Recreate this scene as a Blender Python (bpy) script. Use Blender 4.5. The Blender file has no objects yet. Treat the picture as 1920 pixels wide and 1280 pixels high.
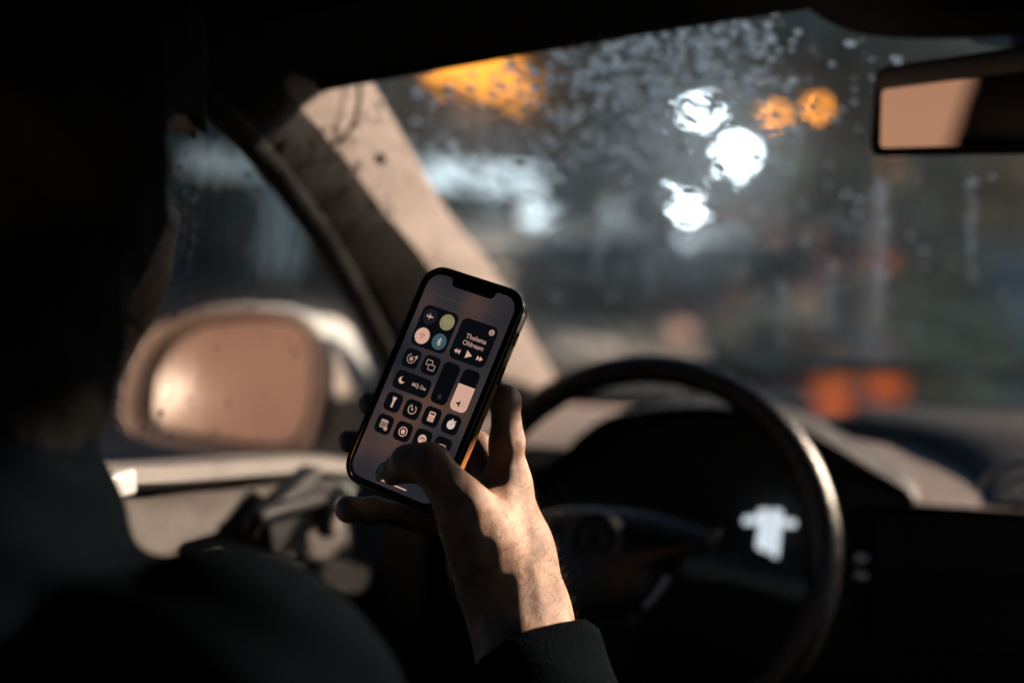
import bpy, bmesh, math, random
import numpy as np
from mathutils import Vector, Matrix, Euler
random.seed(7); rng = np.random.default_rng(7)
R_ = math.radians
scene = bpy.context.scene
COL = scene.collection

# ------------------------------------------------------------------ camera
CAM = Vector((0.0, 0.0, 1.18))
YAW, PITCH = 19.4, -5.0
cam_d = bpy.data.cameras.new('camera'); cam = bpy.data.objects.new('camera', cam_d); COL.objects.link(cam)
cam.location = CAM
cam.rotation_euler = Euler((R_(90 + PITCH), 0, R_(YAW)), 'XYZ')
cam_d.lens = 50; cam_d.sensor_width = 36; cam_d.clip_start = 0.02; cam_d.clip_end = 2000
cam_d.dof.use_dof = True; cam_d.dof.focus_distance = 0.915; cam_d.dof.aperture_fstop = 2.15
scene.camera = cam
_m = cam.rotation_euler.to_matrix()
CR, CU, CF = _m @ Vector((1, 0, 0)), _m @ Vector((0, 1, 0)), _m @ Vector((0, 0, -1))
FPX = 1920 * 50 / 36

# ------------------------------------------------------------------ world, sun, exposure
EXP = 1.5; KX = 2.0 ** -EXP        # long night exposure; lamp strengths below are written for exposure 0 and scaled by KX
SUN_AZ = 165.0; SUN_EL = 5.0        # clockwise from +Y
LAMP_AZ = 48.0; LAMP_EL = 20.8      # towards the street lamp that lights the cabin
w = bpy.data.worlds.new('World'); scene.world = w; w.use_nodes = True
nt = w.node_tree; bg = nt.nodes['Background']
sky = nt.nodes.new('ShaderNodeTexSky'); sky.sky_type = 'NISHITA'; sky.sun_disc = False; sky.ozone_density = 3.2; sky.dust_density = 1.5; sky.air_density = 1.0
sky.sun_elevation = R_(SUN_EL); sky.sun_rotation = R_(SUN_AZ)
nt.links.new(sky.outputs['Color'], bg.inputs['Color']); bg.inputs['Strength'].default_value = 0.044
sd = bpy.data.lights.new('sun', 'SUN'); sd.energy = 0.02; sd.angle = R_(2); sd.color = (1, .86, .74)
so = bpy.data.objects.new('sun', sd); COL.objects.link(so)
_sv = Vector((math.sin(R_(SUN_AZ)) * math.cos(R_(SUN_EL)), math.cos(R_(SUN_AZ)) * math.cos(R_(SUN_EL)), math.sin(R_(SUN_EL))))
so.rotation_euler = _sv.to_track_quat('Z', 'Y').to_euler()
vs = scene.view_settings
scene.display_settings.display_device = 'sRGB'
vs.view_transform = 'Standard'; vs.look = 'None'; vs.exposure = EXP; vs.gamma = 1; vs.use_curve_mapping = False
scene.render.engine = 'CYCLES'
cy = scene.cycles
cy.use_denoising = True; cy.max_bounces = 10; cy.diffuse_bounces = 0; cy.transparent_max_bounces = 16; cy.transmission_bounces = 8
cy.sample_clamp_indirect = 10.0; cy.caustics_reflective = False; cy.caustics_refractive = True; cy.blur_glossy = 0.3

# ------------------------------------------------------------------ helpers
def P(px, py, d):
    """photo pixel + depth along the optical axis -> world point"""
    return CAM + CR * ((px - 960) / FPX * d) + CU * ((640 - py) / FPX * d) + CF * d
def ray(px, py):
    return (CR * ((px - 960) / FPX) + CU * ((640 - py) / FPX) + CF)
def hit(px, py, n, c):
    """ray through a pixel with the plane n.p = c"""
    r = ray(px, py); n = Vector(n)
    return CAM + r * ((c - n.dot(CAM)) / n.dot(r))
WL = {}
def wl(o): return WL.get(o.name, Vector((0, 0, 0)))
def empty(name, loc=(0, 0, 0), parent=None):
    o = bpy.data.objects.new(name, None); COL.objects.link(o); o.empty_display_size = .05
    loc = Vector(loc)
    if parent: o.parent = parent; o.location = loc - wl(parent)
    else: o.location = loc
    WL[o.name] = loc
    return o
def tag(o, label=None, cat=None, group=None, kind=None):
    if label: o['label'] = label
    if cat: o['category'] = cat
    if group: o['group'] = group
    if kind: o['kind'] = kind
    return o
def obj(name, verts, faces, mat, parent=None, smooth=False, origin=None):
    """one mesh object; verts in world coordinates"""
    off = Vector(origin) if origin is not None else (wl(parent) if parent else Vector((0, 0, 0)))
    me = bpy.data.meshes.new(name)
    if isinstance(verts, np.ndarray):
        verts = (verts - np.array(off)).tolist()
    else:
        verts = [tuple(Vector(v) - off) for v in verts]
    me.from_pydata(verts, [], faces if not isinstance(faces, np.ndarray) else faces.tolist())
    me.update()
    if smooth: me.polygons.foreach_set('use_smooth', [True] * len(me.polygons))
    me.materials.append(mat)
    o = bpy.data.objects.new(name, me); COL.objects.link(o)
    if parent:
        o.parent = parent; o.location = off - wl(parent)
    else: o.location = off
    WL[o.name] = off
    return o
class MB:
    """collects shapes for one mesh"""
    def __init__(s): s.v = []; s.f = []
    def add(s, v, f):
        n = len(s.v); s.v += [Vector(a) for a in v]; s.f += [tuple(n + i for i in q) for q in f]; return s
    def box(s, c, h, rot=None, bev=0.0):
        c = Vector(c); bm = bmesh.new(); bmesh.ops.create_cube(bm, size=2)
        for v in bm.verts: v.co = Vector((v.co.x * h[0], v.co.y * h[1], v.co.z * h[2]))
        if bev > 0: bmesh.ops.bevel(bm, geom=bm.edges[:], offset=bev, segments=2, affect='EDGES', profile=.6)
        bm.verts.ensure_lookup_table()
        vs_ = [(rot @ v.co if rot else v.co) + c for v in bm.verts]
        fs = [tuple(v.index for v in f.verts) for f in bm.faces]
        bm.verts.index_update(); fs = [tuple(v.index for v in f.verts) for f in bm.faces]
        bm.free(); return s.add(vs_, fs)
    def tube(s, pts, r, n=10, cap=True, closed=False):
        pts = [Vector(p) for p in pts]; m = len(pts)
        rs = r if isinstance(r, (list, tuple)) else [r] * m
        v = []; f = []; up = None
        for i, p in enumerate(pts):
            if closed: t = (pts[(i + 1) % m] - pts[i - 1]).normalized()
            else: t = (pts[min(i + 1, m - 1)] - pts[max(i - 1, 0)]).normalized()
            if up is None:
                up = Vector((0, 0, 1)) if abs(t.z) < .9 else Vector((1, 0, 0))
            a = t.cross(up).normalized(); b = a.cross(t).normalized(); up = b
            for k in range(n):
                an = 2 * math.pi * k / n
                v.append(p + (a * math.cos(an) + b * math.sin(an)) * rs[i])
        for i in range(m if closed else m - 1):
            j = (i + 1) % m
            for k in range(n):
                k2 = (k + 1) % n
                f.append((i * n + k, i * n + k2, j * n + k2, j * n + k))
        if cap and not closed:
            f.append(tuple(range(n))[::-1]); f.append(tuple((m - 1) * n + k for k in range(n)))
        return s.add(v, f)
    def prism(s, poly, depth):
        """closed polygon (3-D points) extruded by the vector depth"""
        n = len(poly); depth = Vector(depth); poly = [Vector(p) for p in poly]
        v = poly + [p + depth for p in poly]
        f = [tuple(range(n))[::-1], tuple(range(n, 2 * n))] + [(i, (i + 1) % n, n + (i + 1) % n, n + i) for i in range(n)]
        return s.add(v, f)
    def grid(s, rows, close=False):
        """rows of equal length -> quad sheet"""
        n = len(rows[0]); v = [p for r in rows for p in r]; f = []
        for i in range(len(rows) - 1):
            for k in range(n if close else n - 1):
                k2 = (k + 1) % n
                f.append((i * n + k, i * n + k2, (i + 1) * n + k2, (i + 1) * n + k))
        return s.add(v, f)
    def lathe(s, c, axis, prof, n=24, ref=(0, 0, 1)):
        """profile of (along, radius)"""
        c = Vector(c); ax = Vector(axis).normalized(); a = ax.cross(Vector(ref)).normalized(); b = ax.cross(a)
        rows = [[c + ax * t + (a * math.cos(2 * math.pi * k / n) + b * math.sin(2 * math.pi * k / n)) * r for k in range(n)] for t, r in prof]
        return s.grid(rows, close=True)
    def build(s, name, mat, parent=None, smooth=False, origin=None):
        return obj(name, s.v, s.f, mat, parent, smooth, origin)
def catmull(pts, n=6, closed=False):
    pts = [Vector(p) for p in pts]; out = []; m = len(pts)
    for i in range(m if closed else m - 1):
        if closed: p0, p1, p2, p3 = pts[i - 1], pts[i], pts[(i + 1) % m], pts[(i + 2) % m]
        else: p0, p1, p2, p3 = pts[max(i - 1, 0)], pts[i], pts[i + 1], pts[min(i + 2, m - 1)]
        for k in range(n):
            t = k / n
            out.append(.5 * ((2 * p1) + (p2 - p0) * t + (2 * p0 - 5 * p1 + 4 * p2 - p3) * t * t + (3 * p1 - p0 - 3 * p2 + p3) * t ** 3))
    if not closed: out.append(pts[-1])
    return out
def autosmooth(o, ang=40):
    o.data.polygons.foreach_set('use_smooth', [True] * len(o.data.polygons))
    o.data.set_sharp_from_angle(angle=R_(ang)); return o

# signed-distance bodies -> surface nets
def sd_seg(X, a, b, ra, rb):
    a = np.array(a, np.float32); b = np.array(b, np.float32); d = b - a
    t = np.clip(((X - a) @ d) / max(float(d @ d), 1e-12), 0, 1)
    q = X - a - t[..., None] * d
    return np.sqrt((q * q).sum(-1)) - (ra + (rb - ra) * t)
def sd_ell(X, c, r, M=None):
    q = X - np.array(c, np.float32)
    if M is not None: q = q @ np.array(M, np.float32)
    r = np.array(r, np.float32)
    k0 = np.sqrt(((q / r) ** 2).sum(-1)); k1 = np.sqrt(((q / (r * r)) ** 2).sum(-1)) + 1e-9
    return k0 * (k0 - 1) / k1
def smin(a, b, k):
    h = np.maximum(k - np.abs(a - b), 0) / k
    return np.minimum(a, b) - h * h * k * .25
def surface_nets(fn, lo, hi, h):
    lo = np.array(lo, np.float64); n = np.ceil((np.array(hi) - lo) / h).astype(int) + 1
    ax = [(lo[i] + h * np.arange(n[i])).astype(np.float32) for i in range(3)]
    V = np.empty(n, np.float32)
    for i in range(0, n[0], 8):
        X = np.stack(np.meshgrid(ax[0][i:i + 8], ax[1], ax[2], indexing='ij'), -1)
        V[i:i + 8] = fn(X)
    S = V < 0
    c = [(slice(x, n[0] - 1 + x), slice(y, n[1] - 1 + y), slice(z, n[2] - 1 + z)) for x in (0, 1) for y in (0, 1) for z in (0, 1)]
    cnt = sum(S[s].astype(np.int8) for s in c)
    act = (cnt > 0) & (cnt < 8); idx = np.argwhere(act)
    ids = -np.ones(act.shape, np.int64); ids[act] = np.arange(len(idx))
    acc = np.zeros((len(idx), 3)); num = np.zeros(len(idx))
    corner = [(x, y, z) for x in (0, 1) for y in (0, 1) for z in (0, 1)]
    vals = {q: V[idx[:, 0] + q[0], idx[:, 1] + q[1], idx[:, 2] + q[2]] for q in corner}
    for q in corner:
        for d in range(3):
            if q[d] == 0:
                q2 = list(q); q2[d] = 1; q2 = tuple(q2); a, b = vals[q], vals[q2]
                m = (a < 0) != (b < 0); t = np.where(m, a / np.where(m, a - b, 1), 0)
                p = np.array(q, float)[None].repeat(len(idx), 0); p[:, d] = t
                acc[m] += p[m]; num[m] += 1
    verts = lo + h * (idx + acc / num[:, None])
    F = []
    for d in range(3):
        u, w_ = (d + 1) % 3, (d + 2) % 3
        sl0 = [slice(None)] * 3; sl1 = [slice(None)] * 3
        sl0[d] = slice(0, n[d] - 1); sl1[d] = slice(1, n[d])
        A, B = S[tuple(sl0)], S[tuple(sl1)]
        e = np.argwhere(A != B)
        ok = (e[:, u] > 0) & (e[:, w_] > 0) & (e[:, u] < n[u] - 1) & (e[:, w_] < n[w_] - 1); e = e[ok]
        flip = ~A[e[:, 0], e[:, 1], e[:, 2]]
        q = []
        for du, dw in ((-1, -1), (0, -1), (0, 0), (-1, 0)):
            f = e.copy(); f[:, u] += du; f[:, w_] += dw; q.append(ids[f[:, 0], f[:, 1], f[:, 2]])
        q = np.stack(q, 1); q[flip] = q[flip][:, ::-1]; F.append(q)
    return verts, np.concatenate(F)
def lapsmooth(v, f, it=2, lam=.5):
    v = v.copy(); e = np.concatenate([f[:, [0, 1]], f[:, [1, 2]], f[:, [2, 3]], f[:, [3, 0]]])
    for _ in range(it):
        s = np.zeros_like(v); c = np.zeros(len(v))
        np.add.at(s, e[:, 0], v[e[:, 1]]); np.add.at(c, e[:, 0], 1)
        np.add.at(s, e[:, 1], v[e[:, 0]]); np.add.at(c, e[:, 1], 1)
        v += lam * (s / np.maximum(c, 1)[:, None] - v)
    return v

# ------------------------------------------------------------------ materials
def mat(name, col=(.5, .5, .5), rough=.5, metal=0.0, noise=0.0, nscale=30.0, bump=0.0, bscale=200.0, coat=0.0, sss=0.0, spec=.5, emit=None, estr=1.0, rvar=0.0, sheen=0.0):
    m = bpy.data.materials.new(name); m.use_nodes = True; t = m.node_tree; b = t.nodes['Principled BSDF']
    b.inputs['Base Color'].default_value = (*col, 1); b.inputs['Roughness'].default_value = rough
    b.inputs['Metallic'].default_value = metal; b.inputs['Coat Weight'].default_value = coat
    b.inputs['Specular IOR Level'].default_value = spec; b.inputs['Sheen Weight'].default_value = sheen
    if sss: b.inputs['Subsurface Weight'].default_value = sss; b.inputs['Subsurface Radius'].default_value = (.008, .003, .0015); b.inputs['Subsurface Scale'].default_value = 1.0
    if emit: b.inputs['Emission Color'].default_value = (*emit, 1); b.inputs['Emission Strength'].default_value = estr
    tc = t.nodes.new('ShaderNodeTexCoord')
    if noise or rvar:
        n = t.nodes.new('ShaderNodeTexNoise'); n.inputs['Scale'].default_value = nscale; n.inputs['Detail'].default_value = 5
        t.links.new(tc.outputs['Object'], n.inputs['Vector'])
        if noise:
            r = t.nodes.new('ShaderNodeMix'); r.data_type = 'RGBA'
            r.inputs['A'].default_value = (*[max(0, c * (1 - noise)) for c in col], 1); r.inputs['B'].default_value = (*[min(1, c * (1 + noise)) for c in col], 1)
            t.links.new(n.outputs['Fac'], r.inputs['Factor']); t.links.new(r.outputs['Result'], b.inputs['Base Color'])
        if rvar:
            r2 = t.nodes.new('ShaderNodeMapRange'); r2.inputs['To Min'].default_value = max(0, rough - rvar); r2.inputs['To Max'].default_value = min(1, rough + rvar)
            t.links.new(n.outputs['Fac'], r2.inputs['Value']); t.links.new(r2.outputs['Result'], b.inputs['Roughness'])
    if bump:
        n = t.nodes.new('ShaderNodeTexNoise'); n.inputs['Scale'].default_value = bscale; n.inputs['Detail'].default_value = 4
        bp = t.nodes.new('ShaderNodeBump'); bp.inputs['Strength'].default_value = bump; bp.inputs['Distance'].default_value = .002
        t.links.new(tc.outputs['Object'], n.inputs['Vector']); t.links.new(n.outputs['Fac'], bp.inputs['Height']); t.links.new(bp.outputs['Normal'], b.inputs['Normal'])
    return m
def emat(name, col, s):
    m = bpy.data.materials.new(name); m.use_nodes = True; t = m.node_tree; t.nodes.clear()
    e = t.nodes.new('ShaderNodeEmission'); e.inputs['Color'].default_value = (*col, 1); e.inputs['Strength'].default_value = s * KX
    o = t.nodes.new('ShaderNodeOutputMaterial'); t.links.new(e.outputs[0], o.inputs[0]); return m
def glass_mat(name, haze=.03, tint=(.9, .96, .97), wave=.35, wscale=(60, 60, 60), ior=1.12, wrough=.08, wbump=.6, tcol=(.8, .85, .9), base_n=(.25, -.95, 0), hvar=True, mist=.17):
    """thin wet glass: clear pane, a wavy water film that bends part of the light, a faint veil of fog, mirror reflection"""
    m = bpy.data.materials.new(name); m.use_nodes = True; t = m.node_tree; t.nodes.clear(); N = t.nodes.new; L = t.links.new
    out = N('ShaderNodeOutputMaterial'); tr = N('ShaderNodeBsdfTransparent'); tr.inputs['Color'].default_value = (*tint, 1)
    # the rippled film is a parallel-sided layer: its mean effect is no deflection, so ripples are taken about the level line of sight
    rf = N('ShaderNodeBsdfRefraction'); rf.inputs['IOR'].default_value = ior; rf.inputs['Roughness'].default_value = wrough; rf.inputs['Color'].default_value = (*tint, 1)
    tc = N('ShaderNodeTexCoord'); mp = N('ShaderNodeMapping'); mp.inputs['Scale'].default_value = wscale
    ns = N('ShaderNodeTexNoise'); ns.inputs['Scale'].default_value = 1; ns.inputs['Detail'].default_value = 3
    L(tc.outputs['Object'], mp.inputs['Vector']); L(mp.outputs[0], ns.inputs['Vector'])
    va = N('ShaderNodeVectorMath'); va.operation = 'MULTIPLY_ADD'; va.inputs[1].default_value = (wbump * 2,) * 3; va.inputs[2].default_value = (base_n[0] - wbump, base_n[1] - wbump, base_n[2] - wbump)
    vn = N('ShaderNodeVectorMath'); vn.operation = 'NORMALIZE'; L(ns.outputs['Color'], va.inputs[0]); L(va.outputs[0], vn.inputs[0]); L(vn.outputs[0], rf.inputs['Normal'])
    m0 = N('ShaderNodeMixShader'); m0.inputs[0].default_value = wave; L(tr.outputs[0], m0.inputs[1]); L(rf.outputs[0], m0.inputs[2])
    # mist on the pane spreads a little of the light into a glow
    r2 = N('ShaderNodeBsdfRefraction'); r2.inputs['IOR'].default_value = 1.13; r2.inputs['Roughness'].default_value = .62; r2.inputs['Color'].default_value = (*tint, 1); r2.inputs['Normal'].default_value = (0, 0, 0)
    cn = N('ShaderNodeCombineXYZ'); cn.inputs[0].default_value, cn.inputs[1].default_value, cn.inputs[2].default_value = Vector(base_n).normalized(); L(cn.outputs[0], r2.inputs['Normal'])
    m1 = N('ShaderNodeMixShader'); m1.inputs[0].default_value = mist; L(m0.outputs[0], m1.inputs[1]); L(r2.outputs[0], m1.inputs[2])
    tl = N('ShaderNodeBsdfTranslucent'); tl.inputs['Color'].default_value = (*tcol, 1)
    m2 = N('ShaderNodeMixShader'); L(m1.outputs[0], m2.inputs[1]); L(tl.outputs[0], m2.inputs[2])
    n2 = N('ShaderNodeTexNoise'); n2.inputs['Scale'].default_value = 7; n2.inputs['Detail'].default_value = 6; L(tc.outputs['Object'], n2.inputs['Vector'])
    mr = N('ShaderNodeMapRange'); mr.inputs['From Min'].default_value = .35; mr.inputs['From Max'].default_value = .7; mr.inputs['To Min'].default_value = haze * (.4 if hvar else 1.0); mr.inputs['To Max'].default_value = haze * (1.6 if hvar else 1.0)
    L(n2.outputs['Fac'], mr.inputs['Value']); L(mr.outputs[0], m2.inputs[0])
    gl = N('ShaderNodeBsdfGlossy'); gl.inputs['Roughness'].default_value = .03
    m3 = N('ShaderNodeMixShader'); m3.inputs[0].default_value = .015; L(m2.outputs[0], m3.inputs[1]); L(gl.outputs[0], m3.inputs[2]); L(m3.outputs[0], out.inputs[0])
    return m
def drop_mat():
    m = bpy.data.materials.new('rain_water'); m.use_nodes = True; t = m.node_tree; t.nodes.clear()
    r = t.nodes.new('ShaderNodeBsdfRefraction'); r.inputs['IOR'].default_value = 1.33; r.inputs['Roughness'].default_value = .02
    d = t.nodes.new('ShaderNodeBsdfTranslucent'); d.inputs['Color'].default_value = (.62, .8, 1, 1)       # pale blue glow added in place of lamp glints in clear drops
    x = t.nodes.new('ShaderNodeMixShader'); x.inputs[0].default_value = .065; t.links.new(r.outputs[0], x.inputs[1]); t.links.new(d.outputs[0], x.inputs[2])
    o = t.nodes.new('ShaderNodeOutputMaterial'); t.links.new(x.outputs[0], o.inputs[0]); return m

M = {}
M['black_plastic'] = mat('black_plastic', (.008, .009, .011), .6, spec=.3, bump=.25, bscale=900, noise=.2)
M['dark_lining'] = mat('dark_lining', (.008, .009, .011), .95, spec=.08, bump=.3, bscale=700, noise=.2)
M['taupe_plastic'] = mat('taupe_plastic', (.24, .20, .185), .55, bump=.9, bscale=160, noise=.35, nscale=70)
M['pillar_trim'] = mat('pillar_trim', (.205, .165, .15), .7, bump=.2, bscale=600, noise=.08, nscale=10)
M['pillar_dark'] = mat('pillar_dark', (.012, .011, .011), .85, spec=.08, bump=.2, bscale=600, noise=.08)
M['door_trim'] = mat('door_trim', (.058, .048, .044), .75, bump=1.0, bscale=45, noise=.75, nscale=30)
M['sill_trim'] = mat('sill_trim', (.155, .14, .132), .55, noise=.15, nscale=40, bump=.2)
M['leather_black'] = mat('leather_black', (.008, .008, .009), .27, bump=.25, bscale=600, rvar=.06, nscale=30)
M['chrome'] = mat('chrome', (.55, .54, .53), .18, metal=1, noise=.05)
M['satin_chrome'] = mat('satin_chrome', (.35, .34, .34), .35, metal=1, noise=.1)
M['dark_chrome'] = mat('dark_chrome', (.10, .10, .10), .4, metal=.8, noise=.1)
M['white_paint'] = mat('white_paint', (.78, .78, .77), .3, coat=.5, noise=.03, nscale=20)
M['mirror'] = mat('mirror', (.9, .88, .86), .02, metal=1, noise=.02)
M['rubber'] = mat('rubber', (.004, .004, .004), .8, spec=.1, bump=.2, noise=.2)
M['display_glow'] = emat('display_glow', (.82, .92, 1), 1.0)

LAMP_DIR = Vector((math.sin(R_(LAMP_AZ)) * math.cos(R_(LAMP_EL)), math.cos(R_(LAMP_AZ)) * math.cos(R_(LAMP_EL)), math.sin(R_(LAMP_EL))))
# ================================================================== the ground and the street
GZ = -.45        # the car is a tall one: its cabin floor lies well above the road
M['asphalt'] = mat('wet_asphalt', (.035, .035, .037), .5, noise=.4, nscale=2.5, rvar=.18, bump=.4, bscale=60)
M['paving'] = mat('paving', (.14, .125, .115), .4, noise=.3, nscale=3, rvar=.15, bump=.4, bscale=20)
M['kerb'] = mat('kerb_stone', (.2, .19, .18), .5, noise=.25, nscale=6)
M['post_metal'] = mat('post_metal', (.10, .10, .105), .4, metal=.6, noise=.3, nscale=8)
M['dark_glass'] = mat('dark_glass', (.012, .015, .018), .08, noise=.2)
M['bark'] = mat('bark', (.06, .045, .035), .9, noise=.4, nscale=20, bump=.8, bscale=30)
M['frame_dark'] = mat('frame_dark', (.05, .05, .05), .5, noise=.2)
def ground(name, x0, x1, y0, y1, z, m, label=None):
    g = MB(); g.grid([[Vector((x, y, z + GZ)) for y in np.linspace(y0, y1, 12)] for x in np.linspace(x0, x1, 6)])
    return tag(g.build(name, m), label, kind='structure')
ground('ground', -400, 400, -200, 900, -.02, mat('far_ground', (.05, .055, .045), .9, noise=.4, nscale=.5))
ground('road', -4.6, 5.2, -60, 260, 0, M['asphalt'])
ground('pavement', -14, -4.8, -60, 260, .12, M['paving']); ground('pavement', 5.4, 14, -60, 260, .12, M['paving'])
for x in (-4.7, 5.3):
    k = MB(); 
    for j in range(40): k.box((x, -40 + j * 4 + 2, .055 + GZ), (.1, 1.985, .075), None, .015)
    tag(k.build('kerb', M['kerb']), kind='structure')
pm = MB()
for j in range(30): pm.add([Vector((xx, yy + j * 6, .004 + GZ)) for xx, yy in ((-1.55, 4), (-1.43, 4), (-1.43, 7), (-1.55, 7))], [(0, 1, 2, 3)])
tag(pm.build('road_marking', mat('road_paint', (.6, .6, .58), .5, noise=.3, nscale=15)), kind='structure')

# ---- shop fronts along the far pavement
def building(name, y0, y1, hgt, wall, label, lit=(), sign=None, x=-13.0, depth=9):
    b = empty(name, (x, (y0 + y1) / 2, .12)); tag(b, label, 'building', 'buildings along the street')
    wm = mat(name + '_wall', wall, .85, noise=.25, nscale=1.5, bump=.5, bscale=12)
    n = max(2, int((y1 - y0) / 2.6)); st = (y1 - y0) / n; floors = max(1, int((hgt - 3.4) / 2.9))
    wl_ = MB()
    wl_.box((x - depth / 2 - .15, (y0 + y1) / 2, hgt / 2), (depth / 2, (y1 - y0) / 2 - .02, hgt / 2))
    wl_.build('wall', wm, b)
    pi = MB()
    for k in range(n + 1):
        yy = min(max(y0 + k * st, y0 + .2), y1 - .2); pi.box((x - .02, yy, hgt / 2), (.16, .18, hgt / 2 - .05))
    for fl in range(floors + 1): pi.box((x - .05, (y0 + y1) / 2, 3.2 + fl * 2.9), (.12, (y1 - y0) / 2 - .03, .16))
    pi.build('wall_piers', wm, b)
    co = MB(); co.box((x, (y0 + y1) / 2, hgt + .1), (.4, (y1 - y0) / 2 + .02, .16), None, .03); co.build('cornice', M['kerb'], b)
    rfm = MB(); rfm.box((x - depth / 2, (y0 + y1) / 2, hgt + .03), (depth / 2 + .1, (y1 - y0) / 2 - .05, .04)); rfm.build('roof', M['frame_dark'], b)
    for k in range(n):
        yc = y0 + (k + .5) * st
        for fl in range(floors + 1):
            z0, z1 = (.5, 2.7) if fl == 0 else (3.9 + (fl - 1) * 2.9, 5.5 + (fl - 1) * 2.9)
            if fl == 0 and k == n // 2:
                d = MB(); d.box((x - .1, yc, 1.3), (.05, .5, 1.17), None, .01); dd = d.build('door', M['frame_dark'], b)
                h = MB(); h.box((x + .0, yc + .38, 1.2), (.05, .02, .12), None, .01); h.build('handle', M['satin_chrome'], dd); continue
            e = lit[(k, fl)] if (k, fl) in lit else None
            hw = st * .32
            g = MB(); g.box((x - .12, yc, (z0 + z1) / 2), (.03, hw, (z1 - z0) / 2)); wo = g.build('window', e or M['dark_glass'], b)
            fr = MB(); fr.box((x - .06, yc, z1), (.05, hw + .06, .05)); fr.box((x - .06, yc, z0), (.09, hw + .1, .05)); fr.box((x - .06, yc, (z0 + z1) / 2), (.035, .03, (z1 - z0) / 2))
            for s_ in (-1, 1): fr.box((x - .06, yc + s_ * hw, (z0 + z1) / 2), (.045, .045, (z1 - z0) / 2))
            fr.build('frame', M['frame_dark'], wo)
    b.location.z += GZ
    return b
def sign_box(b, px, py, d_hint, w_, h_, m, x=-12.75, lab=None):
    c = hit(px, py, (1, 0, 0), x) - Vector((0, 0, GZ)); s = MB(); s.box(c, (.14, w_ / 2, h_ / 2), None, .04); o = s.build('sign_case', M['frame_dark'], b)
    s = MB(); s.box(c + Vector((.125, 0, 0)), (.03, w_ / 2 - .06, h_ / 2 - .05), None, .02); f = s.build('sign_face', m, o)
    if lab: o['label'] = lab
    return o
L_white = emat('lit_white', (.80, .93, 1), 1.5); L_win = emat('lit_window_warm', (1, .62, .36), .22); L_win2 = emat('lit_window_cool', (.62, .8, .9), .16)
L_dimwhite = emat('lit_fascia_dim', (.7, .85, .92), .30); L_orange = emat('lit_orange', (1, .33, .035), 2.6); L_bluish = emat('lit_window_dim', (.5, .62, .7), .09)
B1 = building('corner_shop', 9.0, 22.5, 7.4, (.07, .11, .12), 'blue-grey corner shop with a short white lit fascia', {(1, 1): L_bluish, (3, 0): L_bluish})
B2 = building('grey_shop_house', 22.6, 33.8, 9.8, (.10, .095, .09), 'tall grey shop house beside the corner shop, with dark windows', {(0, 0): L_win2, (1, 1): L_bluish, (2, 0): L_win2})
B3 = building('sign_shop', 33.9, 52, 8.6, (.075, .115, .125), 'shop with a big orange lit sign above a long white fascia', {(0, 0): L_win2, (1, 0): L_win, (3, 1): L_win2, (4, 0): L_win})
B4 = building('plaster_house', 52.1, 84, 10.6, (.20, .17, .15), 'pale plaster house at the far end of the shop row', {(k, f): (L_win if (k + f) % 3 == 0 else L_win2) for k in range(0, 12, 2) for f in range(3)})
B5 = building('end_block', 0, 34, 13.5, (.07, .055, .05), 'dark brown block closing the far end of the street', {(2, 1): L_win, (7, 2): L_win2, (9, 0): L_win})
B5.rotation_euler.z = R_(-90); B5.location = (3, 100, GZ)
sign_box(B1, 425, 306, 0, 3.0, .5, L_dimwhite, lab='short white lit fascia')
sign_box(B3, 905, 332, 0, 8.6, .62, L_white, lab='long white lit fascia')
sign_box(B3, 925, 138, 0, 9.5, 1.25, L_orange, lab='orange lit sign')

# ---- street lamps
def street_lamp(label, px, py, d, col, stg, r, group='white globe lamps along the street', light=None):
    top = P(px, py, d); base = Vector((top.x, top.y, GZ + (.12 if abs(top.x - .3) > 4.9 else 0)))
    o = empty('street_lamp', base); tag(o, label, 'street lamp', group)
    p = MB(); p.lathe(base, (0, 0, 1), [(0, .14), (.25, .13), (.3, .075), (1.2, .06), (max(1.3, top.z - base.z - r), .045)], 12, (1, 0, 0)); p.build('post', M['post_metal'], o, True)
    c = MB(); c.lathe(top + Vector((0, 0, -r * 1.02)), (0, 0, 1), [(-.08, .05), (-.03, r * .45), (.02, r * .5), (.05, r * .3)], 14, (1, 0, 0)); c.build('lamp_collar', M['post_metal'], o, True)
    g = MB(); g.lathe(top, (0, 0, 1), [(-r * math.cos(a), max(.001, r * math.sin(a))) for a in np.linspace(.02, math.pi - .02, 11)], 18, (1, 0, 0)); g.build('lamp_globe', emat('lamp_glow', col, stg), o, True)
    f = MB(); f.lathe(top + Vector((0, 0, r)), (0, 0, 1), [(-.03, r * .4), (.02, r * .3), (.08, .02), (.14, .005)], 12, (1, 0, 0)); f.build('lamp_finial', M['post_metal'], o, True)
    return o
WHT = (.82, .93, 1)
street_lamp('bright white globe lamp, tallest of the lamps up the street', 1322, 208, 36, WHT, 34, .36)
street_lamp('bright white globe lamp just below the tallest lamp up the street', 1386, 288, 44, WHT, 30, .40)
street_lamp('small dim white globe lamp in front of the hedge', 1527, 458, 24, (1, .9, .82), .55, .2)
street_lamp('faint peach globe lamp under the orange lit sign', 880, 214, 30, (1, .62, .42), .55, .13)
street_lamp('faint white globe lamp behind the parked cars', 1152, 402, 46, WHT, .7, .3)
street_lamp('white globe lamp glowing under the long white fascia', 1003, 398, 32, WHT, 2.6, .28)

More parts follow.
